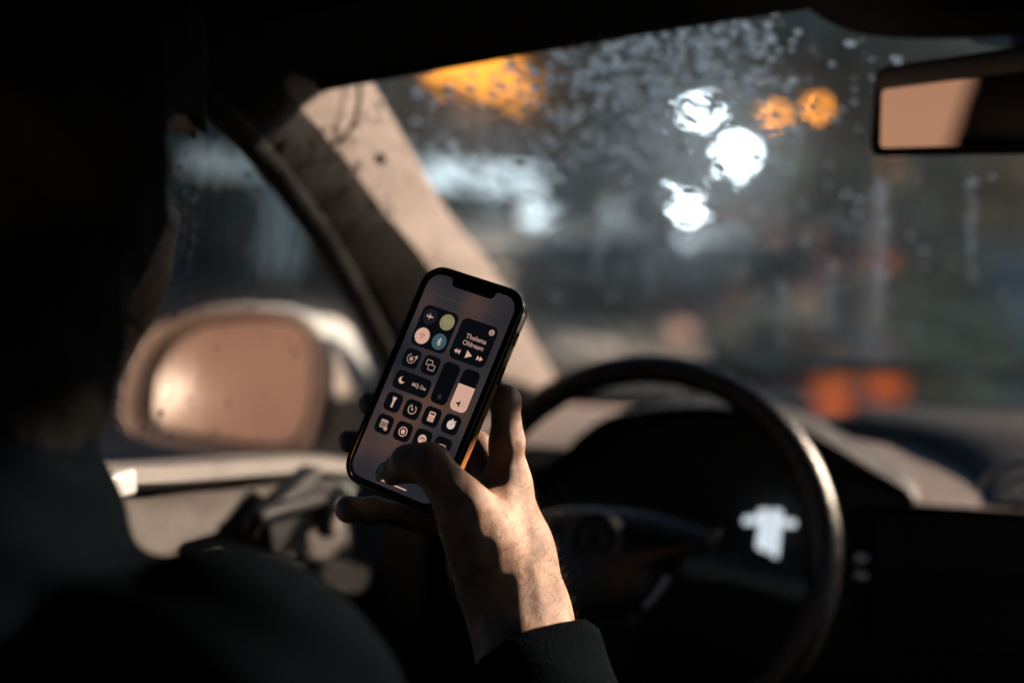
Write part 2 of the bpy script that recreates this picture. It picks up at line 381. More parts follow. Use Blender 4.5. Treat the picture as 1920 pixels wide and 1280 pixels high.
# ---- traffic signals showing amber
def signal(label, px, py, d, r=.115, stg=11.0):
    c = P(px, py, d); base = Vector((c.x, c.y, GZ)); o = empty('traffic_signal', base); tag(o, label, 'traffic light', 'amber traffic signals over the street')
    p = MB(); p.lathe(base + Vector((0, .16, 0)), (0, 0, 1), [(0, .1), (.4, .09), (.5, .06), (c.z - GZ + .3, .055)], 12, (1, 0, 0)); p.build('pole', M['post_metal'], o, True)
    h = MB(); h.box(c + Vector((0, .08, 0)), (.2, .1, .56), None, .04); ho_ = h.build('signal_housing', M['frame_dark'], o)
    for k, (dz_, m) in enumerate(((.36, M['dark_glass']), (0, emat('amber_glow', (1, .32, .03), stg)), (-.36, M['dark_glass']))):
        l = MB(); l.lathe(c + Vector((0, -.03, dz_)), (0, -1, 0), [(0, r), (.02, r * .8), (.04, r * .4), (.045, .001)], 16); l.build('lens', m, ho_, True)
        v = MB(); v.tube([c + Vector((r * 1.08 * math.cos(a), -.1, dz_ + r * 1.08 * math.sin(a))) for a in np.linspace(.1, math.pi - .1, 9)], .012, 6); v.build('lens_hood', M['frame_dark'], ho_, True)
signal('amber traffic signal standing nearer to the white globe lamps', 1455, 216, 26)
signal('amber traffic signal standing nearer to the rear-view mirror', 1536, 201, 28)
signal('dim amber traffic signal just under the rear-view mirror', 1668, 305, 40, .16, 2.4)

# ---- trees and hedge
def leafmat(name, c): return mat(name, c, .6, noise=.5, nscale=1.2)
def crown(name, c, rad, n, m, parent, size=.16):
    g = rng; v = np.zeros((n * 4, 3)); cl = rng.normal(size=(40, 3)); cl /= np.linalg.norm(cl, axis=1)[:, None]; cl *= rng.uniform(.35, 1, (40, 1))
    k = rng.integers(0, 40, n); pos = cl[k] * np.array(rad) * .85 + rng.normal(size=(n, 3)) * np.array(rad) * .17 + np.array(c)
    a = rng.normal(size=(n, 3)); a /= np.linalg.norm(a, axis=1)[:, None]; b = np.cross(a, rng.normal(size=(n, 3))); b /= np.linalg.norm(b, axis=1)[:, None]
    s = size * rng.uniform(.6, 1.3, (n, 1))
    v[0::4] = pos - a * s; v[1::4] = pos + b * s * .5; v[2::4] = pos + a * s; v[3::4] = pos - b * s * .5
    return obj(name, v, np.arange(n * 4).reshape(-1, 4), m, parent)
def tree(label, base, h, rad, c, n=2600):
    base = Vector(base); o = empty('street_tree', base); tag(o, label, 'tree', 'trees beside the street')
    t = MB(); t.tube([base, base + Vector((.05, .02, h * .3)), base + Vector((-.04, .06, h * .55)), base + Vector((0, 0, h * .85))], [.2, .15, .11, .03], 10)
    for k in range(6):
        a = k * 1.05; s0 = base + Vector((0, 0, h * (.42 + .06 * k))); t.tube([s0, s0 + Vector((math.cos(a) * rad[0] * .35, math.sin(a) * rad[1] * .35, h * .1)), s0 + Vector((math.cos(a) * rad[0] * .7, math.sin(a) * rad[1] * .7, h * .22))], [.07, .045, .015], 6)
    t.build('trunk', M['bark'], o, True)
    crown('crown', base + Vector((0, 0, h * .72)), rad, n, leafmat('leaves', c), o)
    o.location.z += GZ
def gp(px, d): 
    p = P(px, 500, d); return (p.x, p.y, .1)
tree('dark broad tree beside the long white fascia', gp(1105, 24), 5.4, (1.1, 1.2, 1.7), (.03, .045, .043))
tree('olive tree under the tallest white globe lamp', gp(1230, 27), 6.8, (1.7, 1.7, 2.1), (.06, .055, .042))
tree('brownish tree behind the amber traffic signals', gp(1480, 34), 7.2, (2.4, 2.0, 2.4), (.05, .038, .03))
tree('tall dark tree behind the rear-view mirror', gp(1760, 22), 6.4, (2.2, 2.0, 2.5), (.03, .035, .035))
tree('dark teal tree in front of the corner shop', gp(250, 15), 6.2, (1.5, 1.5, 1.9), (.03, .05, .05))
def hedge(label, px0, px1, d, h, c):
    a, b = Vector(gp(px0, d)), Vector(gp(px1, d)); m_ = (a + b) / 2; o = empty('clipped_bush', (m_.x, m_.y, 0)); tag(o, label, 'bush', 'clipped bushes beside the street')
    s = MB(); s.tube([Vector((m_.x, m_.y, 0)), Vector((m_.x, m_.y, h * .6))], [.06, .03], 6); s.build('stem', M['bark'], o)
    crown('foliage', (m_.x, m_.y, h * .52), ((b - a).length / 2, .6, h * .5), 1600, leafmat('bush_leaves', c), o, .07)
    o.location.z += GZ
hedge('wide dark green bush beside the pale post', 1690, 1960, 11, 1.0, (.08, .12, .06))
hedge('olive lit bush behind the dark green bush', 1600, 1860, 15, 1.5, (.16, .13, .06))
hedge('small blue-green bush by the parked cars', 1400, 1560, 17, .95, (.035, .06, .065))
post = P(1645, 420, 10); pb = empty('slim_post', (post.x, post.y, 0)); tag(pb, 'slim pale metal post standing before the bushes', 'post')
p = MB(); p.lathe((post.x, post.y, 0), (0, 0, 1), [(0, .11), (.06, .11), (.07, .055), (1.75, .05), (1.78, .03), (1.79, .001)], 12, (1, 0, 0)); p.build('shaft', mat('pale_post', (.42, .36, .33), .4, noise=.2), pb, True)
p = MB(); p.lathe((post.x, post.y, 1.45), (0, 0, 1), [(0, .056), (.005, .062), (.06, .062), (.065, .056)], 12, (1, 0, 0)); p.build('band', M['white_paint'], pb, True); pb.location.z += GZ

# ---- parked vehicles
def vehicle(name, label, px, d, paint, L=4.2, W=1.75, H=1.45, yaw=0, van=False, cat='car', head=None, tail=None, group='vehicles parked along the kerb'):
    b = P(px, 600, d); base = Vector((b.x, b.y, 0)); o = empty(name, base); tag(o, label, cat, group)
    Rz = Matrix.Rotation(R_(yaw), 3, 'Z'); T = lambda x, y, z: base + Rz @ Vector((x, y, z))
    pmn = mat(name + '_paint', paint, .3, coat=.6, noise=.08)
    if van: low = [(-L / 2, .35), (-L / 2, 1.0), (-L / 2 + .04, H - .1), (-L / 2 + .15, H), (L / 2 - 1.5, H), (L / 2 - 1.1, H - .1), (L / 2 - .35, 1.05), (L / 2, .9), (L / 2, .35)]; cab = None
    else:
        low = [(-L / 2, .35), (-L / 2 - .02, .62), (-L / 2 + .05, .88), (-L * .3, .95), (L * .2, .93), (L * .42, .82), (L / 2, .68), (L / 2, .35)]
        cab = [(-L * .42, .9), (-L * .3, H - .06), (-L * .2, H), (L * .02, H), (L * .1, H - .05), (L * .26, .9)]
    def sect(prof, inset):
        s = MB(); n = len(prof); rows = []
        for xx, sc_ in ((-W / 2, .96), (-W / 2 + .06, 1), (W / 2 - .06, 1), (W / 2, .96)):
            rows.append([T(xx * inset, y, .35 + (z - .35) * sc_ if prof is low else z) for y, z in prof])
        s.grid(rows); s.add(rows[0], [tuple(range(n))]); s.add(rows[-1], [tuple(range(n))[::-1]]); return s
    autosmooth(sect(low, 1).build('body', pmn, o), 30)
    if cab:
        autosmooth(sect(cab, .86).build('cabin', pmn, o), 30)
        for s_ in (-1, 1):
            g = MB(); g.add([T(s_ * W * .433, y, z) for y, z in ((-L * .37, .95), (-L * .285, H - .1), (L * .04, H - .1), (L * .2, .95))], [(0, 1, 2, 3)]); g.build('side_glass', M['dark_glass'], o)
        for q in (((-L * .418, .93), (-L * .315, H - .1)), ((L * .25, .93), (L * .105, H - .09))):
            dy = .012 if q[0][0] > 0 else -.012
            g = MB(); g.add([T(-W * .37, q[0][0] + dy, q[0][1] + .02), T(W * .37, q[0][0] + dy, q[0][1] + .02), T(W * .34, q[1][0] + dy, q[1][1] + .01), T(-W * .34, q[1][0] + dy, q[1][1] + .01)], [(0, 1, 2, 3)]); g.build('windscreen', M['dark_glass'], o)
    else:
        g = MB(); g.add([T(-W * .42, L / 2 - .36, 1.12), T(W * .42, L / 2 - .36, 1.12), T(W * .38, L / 2 - .98, H - .15), T(-W * .38, L / 2 - .98, H - .15)], [(0, 1, 2, 3)])
        for v_ in g.v: v_ += Rz @ Vector((0, .03, .02))
        g.build('windscreen', M['dark_glass'], o)
        for s_ in (-1, 1):
            g = MB(); g.add([T(s_ * (W / 2 - .012), -L / 2 + .003, 1.15), T(s_ * .08, -L / 2 - .003, 1.15), T(s_ * .08, -L / 2 + .03, H - .3), T(s_ * (W / 2 - .1), -L / 2 + .03, H - .3)], [(0, 1, 2, 3)])
            for v_ in g.v: v_ -= Rz @ Vector((0, .02, 0))
            g.build('rear_glass', M['dark_glass'], o)
    for sx_ in (-1, 1):
        for sy in (-1, 1):
            c = T(sx_ * (W / 2 - .1), sy * L * .31, .31); ax = Rz @ Vector((sx_, 0, 0))
            wv_ = MB(); wv_.lathe(c, ax, [(-.1, .2), (-.1, .29), (-.08, .31), (.08, .31), (.1, .29), (.1, .2)], 18); wo = wv_.build('wheel', M['rubber'], o, True)
            wr = MB(); wr.lathe(c, ax, [(.09, .2), (.095, .12), (.11, .05), (.11, .001)], 12); wr.build('rim', M['satin_chrome'], wo, True)
    for s_ in (-1, 1):
        zz = (1.12 if van and H > 2.2 else .70)
        l = MB(); l.box(T(s_ * (W / 2 - .26), L / 2 - (.02 if van else .04), zz), (.16, .05, .09), Rz, .03); l.build('headlight', head or M['dark_glass'], o)
        l = MB(); l.box(T(s_ * (W / 2 - .17), -L / 2 + .0, .8), (.12, .05, .09), Rz, .03); l.build('tail_light', tail or mat('tail_lens', (.25, .01, .008), .2), o)
    bmp = MB(); bmp.box(T(0, -L / 2 - .01, .45), (W / 2 - .04, .08, .1), Rz, .04); bmp.build('bumper', M['frame_dark'], o)
    npl = MB(); npl.box(T(0, -L / 2 - .05, .66), (.26, .012, .055), Rz, .004); npl.build('number_plate', M['white_paint'], o); o.location.z += GZ
    return o
TLR = emat('tail_glow', (1, .16, .05), 3.2)
vehicle('parked_van', 'pale grey van parked by the kerb below the long fascia', 1035, 15.5, (.8, .8, .78), 4.6, 1.85, 1.56, 10, True, 'van')
vehicle('parked_car', 'dark blue-black hatchback parked behind the pale grey van', 1165, 12.5, (.012, .02, .028), 3.9, 1.7, 1.45, 8)
vehicle('parked_car', 'brown estate car parked next to the dark hatchback', 1268, 15.0, (.16, .11, .09), 4.3, 1.75, 1.42, 6)
vehicle('parked_car', 'blue-grey saloon car parked before the bushes', 1430, 17.5, (.07, .10, .12), 4.3, 1.75, 1.42, 4, tail=mat('tail_lens2', (.3, .02, .01), .2))
street_lamp('bright white globe lamp on a short post, below the two bigger lamps', 1296, 393, 40, WHT, 34, .24)
street_lamp('paler white globe lamp next to the short-post lamp', 1243, 362, 46, WHT, 8, .2)
vehicle('red_van', 'small red van stopped with dim rear lights beyond the parked cars', 1408, 30, (.3, .07, .045), 4.6, 1.8, 1.95, 3, True, 'van', tail=TLR, group=None)
vehicle('red_car', 'red car parked beyond the slim pale post', 1600, 26, (.32, .06, .045), 4.1, 1.72, 1.45, 2, tail=TLR, group=None)
# ---- red brick planter kerb and hazard lanterns
def lantern(label, px, py, d, col, stg):
    c = P(px, py, d); base = Vector((c.x, c.y, 0)); base.z = GZ; o = empty('hazard_lantern', base); tag(o, label, 'lantern', 'hazard lanterns on the road')
    b = MB(); b.box((base.x, base.y, GZ + .03), (.11, .11, .03), None, .01); b.build('base', M['rubber'], o)
    s = MB(); s.lathe(base, (0, 0, 1), [(.05, .03), (max(.08, c.z - GZ - .11), .025)], 10, (1, 0, 0)); s.build('stem', M['post_metal'], o, True)
    g = MB(); g.lathe(c, (0, 0, 1), [(-.1, .03), (-.085, .085), (0, .1), (.085, .085), (.1, .03), (.11, .001)], 14, (1, 0, 0)); g.build('lens', emat('lantern_glow', col, stg), o, True)
    g = MB(); g.lathe(c + Vector((0, 0, .1)), (0, 0, 1), [(0, .06), (.03, .055), (.04, .001)], 12, (1, 0, 0)); g.build('cap', M['frame_dark'], o, True)
lantern('low red-orange hazard lantern glowing on the road', 1563, 742, 7.4, (1, .17, .03), .5)
lantern('red-orange hazard lantern with the taller stem', 1664, 724, 7.4, (1, .16, .03), .45)
lantern('small dull yellow lantern behind the red-orange ones', 1575, 705, 8.6, (1, .5, .12), .14)
wl0 = [P(1500, 735, 8.6), P(2250, 735, 8.6)]
rb = empty('brick_edging', (wl0[0].x, wl0[0].y, 0)); tag(rb, 'low red brick edging running in front of the bushes', 'edging')
M['brick'] = mat('red_brick', (.36, .13, .09), .75, noise=.3, nscale=9, bump=.5, bscale=60)
dirv = (Vector((wl0[1].x, wl0[1].y, 0)) - Vector((wl0[0].x, wl0[0].y, 0))); nb = 11
e0 = Vector((wl0[0].x, wl0[0].y, 0)); rotb = Vector((1, 0, 0)).rotation_difference(dirv.normalized()).to_matrix()
bk = MB(); bk.box((0, 0, 0), (.105, .06, .036), None, .006); bkm = None
for r_ in range(4):
    for k in range(nb):
        c = e0 + dirv * ((k + .5 * (r_ % 2) + .3) / nb) + Vector((0, 0, .036 + r_ * .08))
        if bkm is None:
            q = obj('brick', [Vector(v_) for v_ in bk.v], bk.f, M['brick'], None); bkm = q.data; q.parent = rb
        else:
            q = bpy.data.objects.new('brick', bkm); COL.objects.link(q); q.parent = rb
        q.location = c - wl(rb) + Vector((0, 0, GZ)); q.rotation_euler = rotb.to_euler(); q.scale = (dirv.length / nb / .225, 1, 1)

# ---- the lamp that lights the cabin: a low street lamp on the near pavement, out of frame
LP = Vector((-.36, 1.0, 1.05)) + LAMP_DIR * 8.2
def arm_lamp():
    base = Vector((LP.x + .9, LP.y, GZ + .12)); o = empty('arm_lamp', base); tag(o, 'warm lamp on a bent arm beside the near pavement', 'street lamp')
    p = MB(); p.tube([base, base + Vector((0, 0, LP.z - GZ - .3)), base + Vector((-.15, 0, LP.z - GZ - .05)), Vector((LP.x - .1, LP.y, LP.z + .16))], [.08, .05, .045, .04], 10); p.build('post', M['post_metal'], o, True)
    h = MB(); h.box((LP.x, LP.y, LP.z + .12), (.28, .14, .06), None, .03); hh = h.build('lamp_head', M['post_metal'], o)
    g = MB(); g.box((LP.x, LP.y, LP.z + .045), (.2, .1, .012), None, .005); g.build('lamp_lens', emat('arm_lamp_glow', (1, .7, .5), 6), hh)
    ld = bpy.data.lights.new('arm_lamp_light', 'SPOT'); ld.energy = 23000 * KX; ld.color = (1, .74, .56); ld.shadow_soft_size = .15; ld.spot_size = R_(20); ld.spot_blend = .35
    lo = bpy.data.objects.new('arm_lamp_light', ld); COL.objects.link(lo); lo.location = LP - Vector((0, 0, .02))
    lo.rotation_euler = (LP - Vector((-.35, 1.25, 1.0))).to_track_quat('Z', 'Y').to_euler(); lo.parent = hh; lo.matrix_parent_inverse = hh.matrix_world.inverted(); lo.location = LP - Vector((0, 0, .02)) - wl(hh)
    lo.matrix_parent_inverse = Matrix.Identity(4)
arm_lamp()
# ---- the car behind, whose headlights glow in the mirrors
fc_ = vehicle('following_car', 'grey car close behind with warm headlights on', 960, 1.0, (.2, .2, .2), 4.2, 1.75, 1.45, 0, head=emat('warm_headlight', (1, .78, .6), 6), group=None)
fc_.location = (-.9, -8.6, GZ)
for s_ in (-1, 1):
    ld = bpy.data.lights.new('headlight_beam', 'SPOT'); ld.energy = 2000 * KX; ld.color = (1, .66, .46); ld.shadow_soft_size = .08; ld.spot_size = R_(30); ld.spot_blend = .6
    lo = bpy.data.objects.new('headlight_beam', ld); COL.objects.link(lo); lo.parent = fc_; lo.location = (s_ * .62, 2.25, .72)
    lo.rotation_euler = Vector((.02, -1, -.06)).to_track_quat('Z', 'Y').to_euler()
# ================================================================== the car the camera sits in
car = empty('car', (0, .8, 0)); tag(car, 'dark car interior with pale windscreen pillar, rain-wet windscreen and black steering wheel', 'car')
WS_N = Vector((0, .5, 1)); WS_C = 1.35 + .5 * 1.2          # windscreen plane  z = 1.35 - .5 (y - 1.2)
def ws(px, py, off=0.0): return hit(px, py, WS_N, WS_C - off)
SG_N = Vector((1, 0, -.30)); SG_C = -.70 - .30 * .95         # side glass plane, leaning in at the top
def sg(px, py, off=0.0): return hit(px, py, SG_N, SG_C + off)

# --- windscreen pillar
def edge_pts(pts, fn): return catmull([fn(*p) for p in pts], 6)
E2 = edge_pts([(655, 70), (690, 140), (762, 265), (842, 400), (928, 512), (1030, 690), (1062, 745)], lambda x, y: ws(x, y, .012))
E1 = edge_pts([(490, 100), (552, 188), (640, 290), (722, 398), (800, 492), (905, 650), (940, 705)], lambda x, y: ws(x, y, .115))
E0 = edge_pts([(300, 95), (365, 165), (500, 300), (610, 450), (690, 590), (748, 705), (775, 760)], lambda x, y: sg(x, y, .012))
def mid(a, b, t): return a + (b - a) * t
lit = MB(); rows = []
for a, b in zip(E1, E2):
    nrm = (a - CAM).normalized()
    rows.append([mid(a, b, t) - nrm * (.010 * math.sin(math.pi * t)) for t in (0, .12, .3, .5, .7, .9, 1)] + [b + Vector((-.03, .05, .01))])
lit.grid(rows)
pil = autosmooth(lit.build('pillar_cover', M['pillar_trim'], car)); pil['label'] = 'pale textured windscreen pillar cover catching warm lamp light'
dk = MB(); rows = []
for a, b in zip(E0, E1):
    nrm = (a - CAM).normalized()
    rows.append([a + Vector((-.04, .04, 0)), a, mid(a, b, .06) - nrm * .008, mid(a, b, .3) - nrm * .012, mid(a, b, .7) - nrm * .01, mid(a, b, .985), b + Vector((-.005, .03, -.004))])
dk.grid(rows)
dpil = autosmooth(dk.build('pillar_shade_face', M['pillar_dark'], car))  # shade on this side of the pillar is put into the near-black colour
sl = MB(); sl.tube([p + Vector((.004, -.008, 0)) for p in E0], .011, 8); sl.build('window_seal', M['rubber'], car, True)
gm = MB(); gm.tube(catmull([ws(672, 150, .042) , ws(674, 185, .062), ws(664, 228, .088), ws(640, 262, .107), ws(612, 272, .118)], 6), .0018, 6)
gm.build('trim_seam', M['pillar_dark'], pil, True)
gm = MB(); c = ws(713, 297, .093); gm.lathe(c, CF, [(-.001, .0005), (-.001, .005), (0, .006), (.004, .0065)], 16)
gm.build('trim_clip', M['pillar_trim'], pil, True)

# --- roof lining, header and sun visor
Hpx = [(250, 170), (340, 185), (450, 190), (560, 182), (690, 142), (860, 118), (1050, 93), (1280, 55), (1500, 20), (1700, -18), (1920, -60), (2500, -120)]
def roof_y(px): return 1.20 - .12 * max(0, (900 - px) / 650) ** 1.5
Hp = catmull([hit(x, y, (0, 1, 0), roof_y(x)) for x, y in Hpx], 5)
rows = []
for p in Hp:
    dx = abs(p.x) / .75
    rows.append([p + Vector((0, .06, .035)), p + Vector((0, .012, .004)), p, p + Vector((0, -.012, .004)), p + Vector((0, -.06, .02))] +
                [Vector((p.x * (1 + .02 * k), p.y - .06 - .22 * k, p.z + .02 + .035 * (1 - (1 - min(1, k / 4)) ** 2) - .02 * dx * dx)) for k in range(1, 9)])
rl = MB(); rl.grid(rows); roof = autosmooth(rl.build('roof_lining', M['dark_lining'], car), 60)
# outer roof skin
ro = MB(); ro.grid([[Vector((x, y, 1.475 - .09 * (x / .72) ** 2 - .05 * (max(0, y - .6) / .62) ** 2)) for y in (-1.5, -.9, -.3, .2, .6, .9, 1.1, 1.2)] for x in (-.6, -.45, -.3, -.15, 0, .15, .3, .45, .6)])
autosmooth(ro.build('roof_panel', M['white_paint'], car))
vz = MB()
va, vb = hit(600, 168, (0, 1, 0), 1.115), hit(1060, 86, (0, 1, 0), 1.155)
dv = (vb - va); nv = Vector((0, -.96, .26)).normalized()
rows = []
for k in range(13):
    t = k / 12; b = va + dv * t; h = .012 if 0 < k < 12 else .007
    rows.append([b + Vector((0, .004, .0)), b + Vector((0, .0, -.002)), b + Vector((0, -h, .004)), b + Vector((0, -.055, .012)), b + Vector((0, -.12, .022)), b + Vector((0, -.17, .03))])
vz.grid(rows); autosmooth(vz.build('sun_visor', M['dark_lining'], car), 60)
rail = MB()  # roof side rail over the door
rail.tube([Vector((-.60, y, 1.30 + .03 * math.sin((y + 1) * 1.2))) for y in (-1.0, -.5, 0, .4, .8, 1.05)], .045, 12); rail.build('roof_rail', M['dark_lining'], car, True)
rail = MB(); rail.tube([Vector((.62, y, 1.37)) for y in (-1.0, -.5, 0, .4, .8, 1.1)], .03, 12); rail.build('roof_rail', M['dark_lining'], car, True)
rail = MB(); rail.tube([Vector((.62, 1.1, 1.37)), Vector((.68, 1.6, 1.14)), Vector((.76, 2.05, .94))], .03, 12); rail.build('passenger_pillar', M['pillar_dark'], car, True)
rail = MB(); rail.tube([Vector((-.62, -.02, 1.32)), Vector((-.70, -.05, .95)), Vector((-.70, -.05, .4))], .05, 12); rail.build('centre_pillar', M['dark_lining'], car, True)

# --- windscreen and side window
WSG = glass_mat('wet_windscreen', tcol=(.4, .75, 1), haze=.010, wave=.35, wscale=(60, 45, 45), ior=1.035, wrough=.03, wbump=.9)
def wsp(x, y): return Vector((x, y, 1.35 - .5 * (y - 1.2)))
g = MB(); g.grid([[wsp(x, 1.13 + .95 * j / 6) for x in np.linspace(-.74, .74, 9)] for j in range(7)])
wsc = g.build('windscreen', WSG, car); wsc['label'] = 'raked windscreen glass covered in rain water'
SGG = glass_mat('wet_side_glass', haze=.004, wave=.4, wscale=(60, 60, 12), ior=1.02, wrough=.03, wbump=.8, base_n=(.6, -.8, 0))
def sgp(y, z): return Vector((SG_C + .30 * z, y, z))
g = MB(); pts = [sgp(0, .86), sgp(0, 1.33), sgp(.8, 1.33), sgp(1.02, 1.315)] + [sg(x, y) for x, y in ((365, 165), (500, 300), (610, 450), (690, 590), (748, 705), (790, 790))] + [sgp(1.85, .86)]
pts = [p for p in pts]; g.add(pts, [tuple(range(len(pts)))])
g.build('side_window', SGG, car)

# --- driver door: sill, textured panel, handle
door = empty('driver_door', (-.7, .8, .4), car); tag(door, 'driver door with pale sill strip and worn textured trim')
sx = lambda px, py, x=-.655: hit(px, py, (1, 0, 0), x)
s = MB(); a = [sx(60, 888), sx(180, 882), sx(330, 878), sx(480, 868), sx(580, 862), sx(650, 868), sx(720, 885)]
rows = []
for p in catmull(a, 4):
    hgt = .011
    rows.append([p + Vector((-.05, 0, .004)), p + Vector((-.012, 0, .006)), p + Vector((0, 0, .002)), p + Vector((.003, 0, -hgt)), p + Vector((-.006, 0, -hgt - .006)), p + Vector((-.03, 0, -hgt - .006))])
s.grid(rows); autosmooth(s.build('door_sill', M['sill_trim'], door), 50)
s = MB(); rows = []
for p in catmull(a[:5] + [sx(640, 862)], 10):
    r = []
    for k, (dz, dxx) in enumerate(((-.018, -.03), (-.03, -.012), (-.05, 0), (-.08, .006), (-.115, .006), (-.15, .0), (-.175, .004))):
        r.append(p + Vector((dxx + rng.normal() * .0022, 0, dz)))
    rows.append(r)
s.grid(rows); autosmooth(s.build('door_panel', M['door_trim'], door), 60)
s = MB()   # dark pull recess and chrome latch
pc = sx(540, 965, -.625); s.box(pc, (.012, .055, .028), Euler((R_(14), 0, 0)).to_matrix(), .008); s.build('pull_recess', M['black_plastic'], door, True)
s = MB(); s.tube(catmull([sx(468, 1000, -.618), sx(480, 975, -.606), sx(505, 962, -.602), sx(600, 935, -.604), sx(640, 925, -.618)], 5), .0075, 8); s.build('door_handle', M['black_plastic'], door, True)
s = MB(); s.box(sx(612, 962, -.612), (.01, .012, .022), Euler((R_(20), 0, 0)).to_matrix(), .006); s.build('lock_lever', M['sill_trim'], door, True)
s = MB(); s.box(sx(205, 908, -.645), (.012, .02, .010), None, .004); s.build('door_glint', M['white_paint'], door, True)  # white block standing in for a bright glint below the sill
s = MB(); rows = []
for px_, py_ in ((360, 1062), (470, 1052), (560, 1048), (640, 1050), (690, 1060)):
    p = sx(px_, py_, -.60); rows.append([p + Vector((-.05, 0, -.004)), p + Vector((-.01, 0, .002)), p + Vector((.012, 0, -.004)), p + Vector((.014, 0, -.03)), p + Vector((-.02, 0, -.06))])
s.grid(rows); autosmooth(s.build('armrest', M['pillar_dark'], door), 50)
s = MB(); s.grid([[Vector((-.645, y, z)) for z in (.2, .5, .80)] for y in (0, .8, 1.4)]); s.build('door_pocket', M['dark_lining'], door)
s = MB(); s.grid([[Vector((-.638, y, z)) for z in (.2, .5, .70, .885)] for y in (1.50, 1.7, 1.95)]); s.build('kick_panel', M['dark_lining'], door)

# --- side mirror, seen through the side window
sm = empty('side_mirror', (-.86, 1.5, .95), car)
MC = P(420, 710, 1.78); MQ = P(310, 738, 1.8); MIRN = -((CAM - MQ).normalized() + (Vector((-1.52, -6.35, .27)) - MQ).normalized()).normalized()
mp_ = lambda px, py, back=0.0: hit(px, py, MIRN, MIRN.dot(MC) + back)
outl = catmull([mp_(*p).to_tuple() for p in ((224, 785), (234, 705), (275, 625), (345, 592), (440, 577), (535, 580), (592, 608), (612, 690), (602, 790), (575, 840), (500, 852), (350, 838), (262, 818))], 5, True)
glas = catmull([mp_(*p, .004).to_tuple() for p in ((286, 770), (294, 712), (318, 660), (362, 622), (440, 606), (528, 604), (566, 625), (582, 695), (572, 775), (545, 826), (490, 833), (370, 816), (300, 800))], 5, True)
cen = sum(outl, Vector()) / len(outl); glasT = glas; glas = [mid(o_, g_, .62) for o_, g_ in zip(outl, glas)]
h = MB(); rows = []
for (k, sc_) in ((.004, .925), (-.006, .955), (-.007, .985), (0, 1.0), (.02, 1.02), (.05, .99), (.085, .88), (.115, .66), (.128, .35)):
    rows.append([cen + (p - cen) * sc_ + MIRN * k for p in outl])
# the rim: outer edge to glass edge
h.grid(rows[2:], close=True); autosmooth(h.build('mirror_housing', M['white_paint'], sm), 60)
rimm = MB(); rimm.grid([[mid(o_, g_, 0) + MIRN * -.004 for o_, g_ in zip(outl, glas)], [mid(o_, g_, .3) - MIRN * .009 for o_, g_ in zip(outl, glas)], [mid(o_, g_, .65) - MIRN * .007 for o_, g_ in zip(outl, glas)], [g_ - MIRN * .002 for g_ in glas]], close=True)
M['mirror_rim'] = mat('mirror_rim', (.33, .24, .2), .45, noise=.2, nscale=30, bump=.15)
autosmooth(rimm.build('mirror_rim', M['mirror_rim'], sm), 60)
M['wet_glow_mirror'] = mat('wet_glow_mirror', (.46, .30, .245), .07, metal=0, spec=.015, noise=.14, nscale=11, rvar=.1)  # reflected headlight glow is put into the peach base colour
gcn = sum(glas, Vector()) / len(glas); glas2 = [g_ + MIRN * .012 for g_ in glasT]
mg = MB(); mg.grid([[g_ - MIRN * .002 for g_ in glas], [g_ + MIRN * .014 for g_ in glas], [gcn + (g_ - gcn) * .93 + MIRN * .015 for g_ in glasT]], close=True); mg.build('mirror_recess_shade', M['rubber'], sm)  # shade inside the rim, put in as a black ring
mg = MB(); mg.add([g_ for g_ in glas2], [tuple(range(len(glas)))[::-1]]); mo = mg.build('mirror_glass', M['wet_glow_mirror'], sm); mo['label'] = 'rain-misted side mirror glass with a peach glow put into its colour'
h = MB()   # white inboard foot of the mirror
fo = [(578, 600), (612, 612), (640, 650), (660, 700), (672, 742), (640, 752), (600, 750), (588, 690)]
fp = [mp_(*p, .03) for p in catmull([Vector((x, y, 0)) for x, y in fo], 4, True) for p in [(p.x, p.y)]]
fc = sum(fp, Vector()) / len(fp)
h.grid([[fc + (p - fc) * .7 - MIRN * .012 for p in fp], [fc + (p - fc) * .92 - MIRN * .006 for p in fp], fp, [fc + (p - fc) * 1.02 + MIRN * .05 for p in fp], [fc + (p - fc) * .9 + MIRN * .12 for p in fp]], close=True)
h.add([fc + (p - fc) * .7 - MIRN * .012 for p in fp], [tuple(range(len(fp)))])
autosmooth(h.build('mirror_foot', M['white_paint'], sm), 70)
h = MB(); h.prism([mp_(*p, .02) for p in ((590, 752), (680, 745), (700, 880), (560, 880))], MIRN * .1); h.build('mirror_base', M['black_plastic'], sm)

# --- rear-view mirror
rv = empty('rear_view_mirror', P(1800, 190, 1.12), car)
RVC = P(1790, 200, 1.12)
rvn = ((CAM - RVC).normalized() + (Vector((-.25, -1.45, 1.12)) - RVC).normalized()).normalized()
rvp = lambda px, py, back=0.0: hit(px, py, rvn, rvn.dot(RVC) - back)
def rrect(corners, r, n=4):
    """rounded polygon through pixel corners"""
    out = []; m = len(corners); cs = [Vector((x, y, 0)) for x, y in corners]
    for i in range(m):
        p, a, b = cs[i], cs[i - 1], cs[(i + 1) % m]
        u, v_ = (a - p).normalized(), (b - p).normalized()
        for k in range(n + 1):
            t = k / n; q0, q2 = p + u * r, p + v_ * r
            out.append((q0 * (1 - t) ** 2 + p * 2 * t * (1 - t) + q2 * t * t))
    return [(q.x, q.y) for q in out]
o2 = rrect([(1640, 128), (2230, 40), (2240, 285), (1630, 294)], 26); g2 = rrect([(1651, 168), (2200, 98), (2205, 262), (1648, 278)], 10)
ho = MB(); oc = sum([rvp(*p) for p in o2], Vector()) / len(o2)
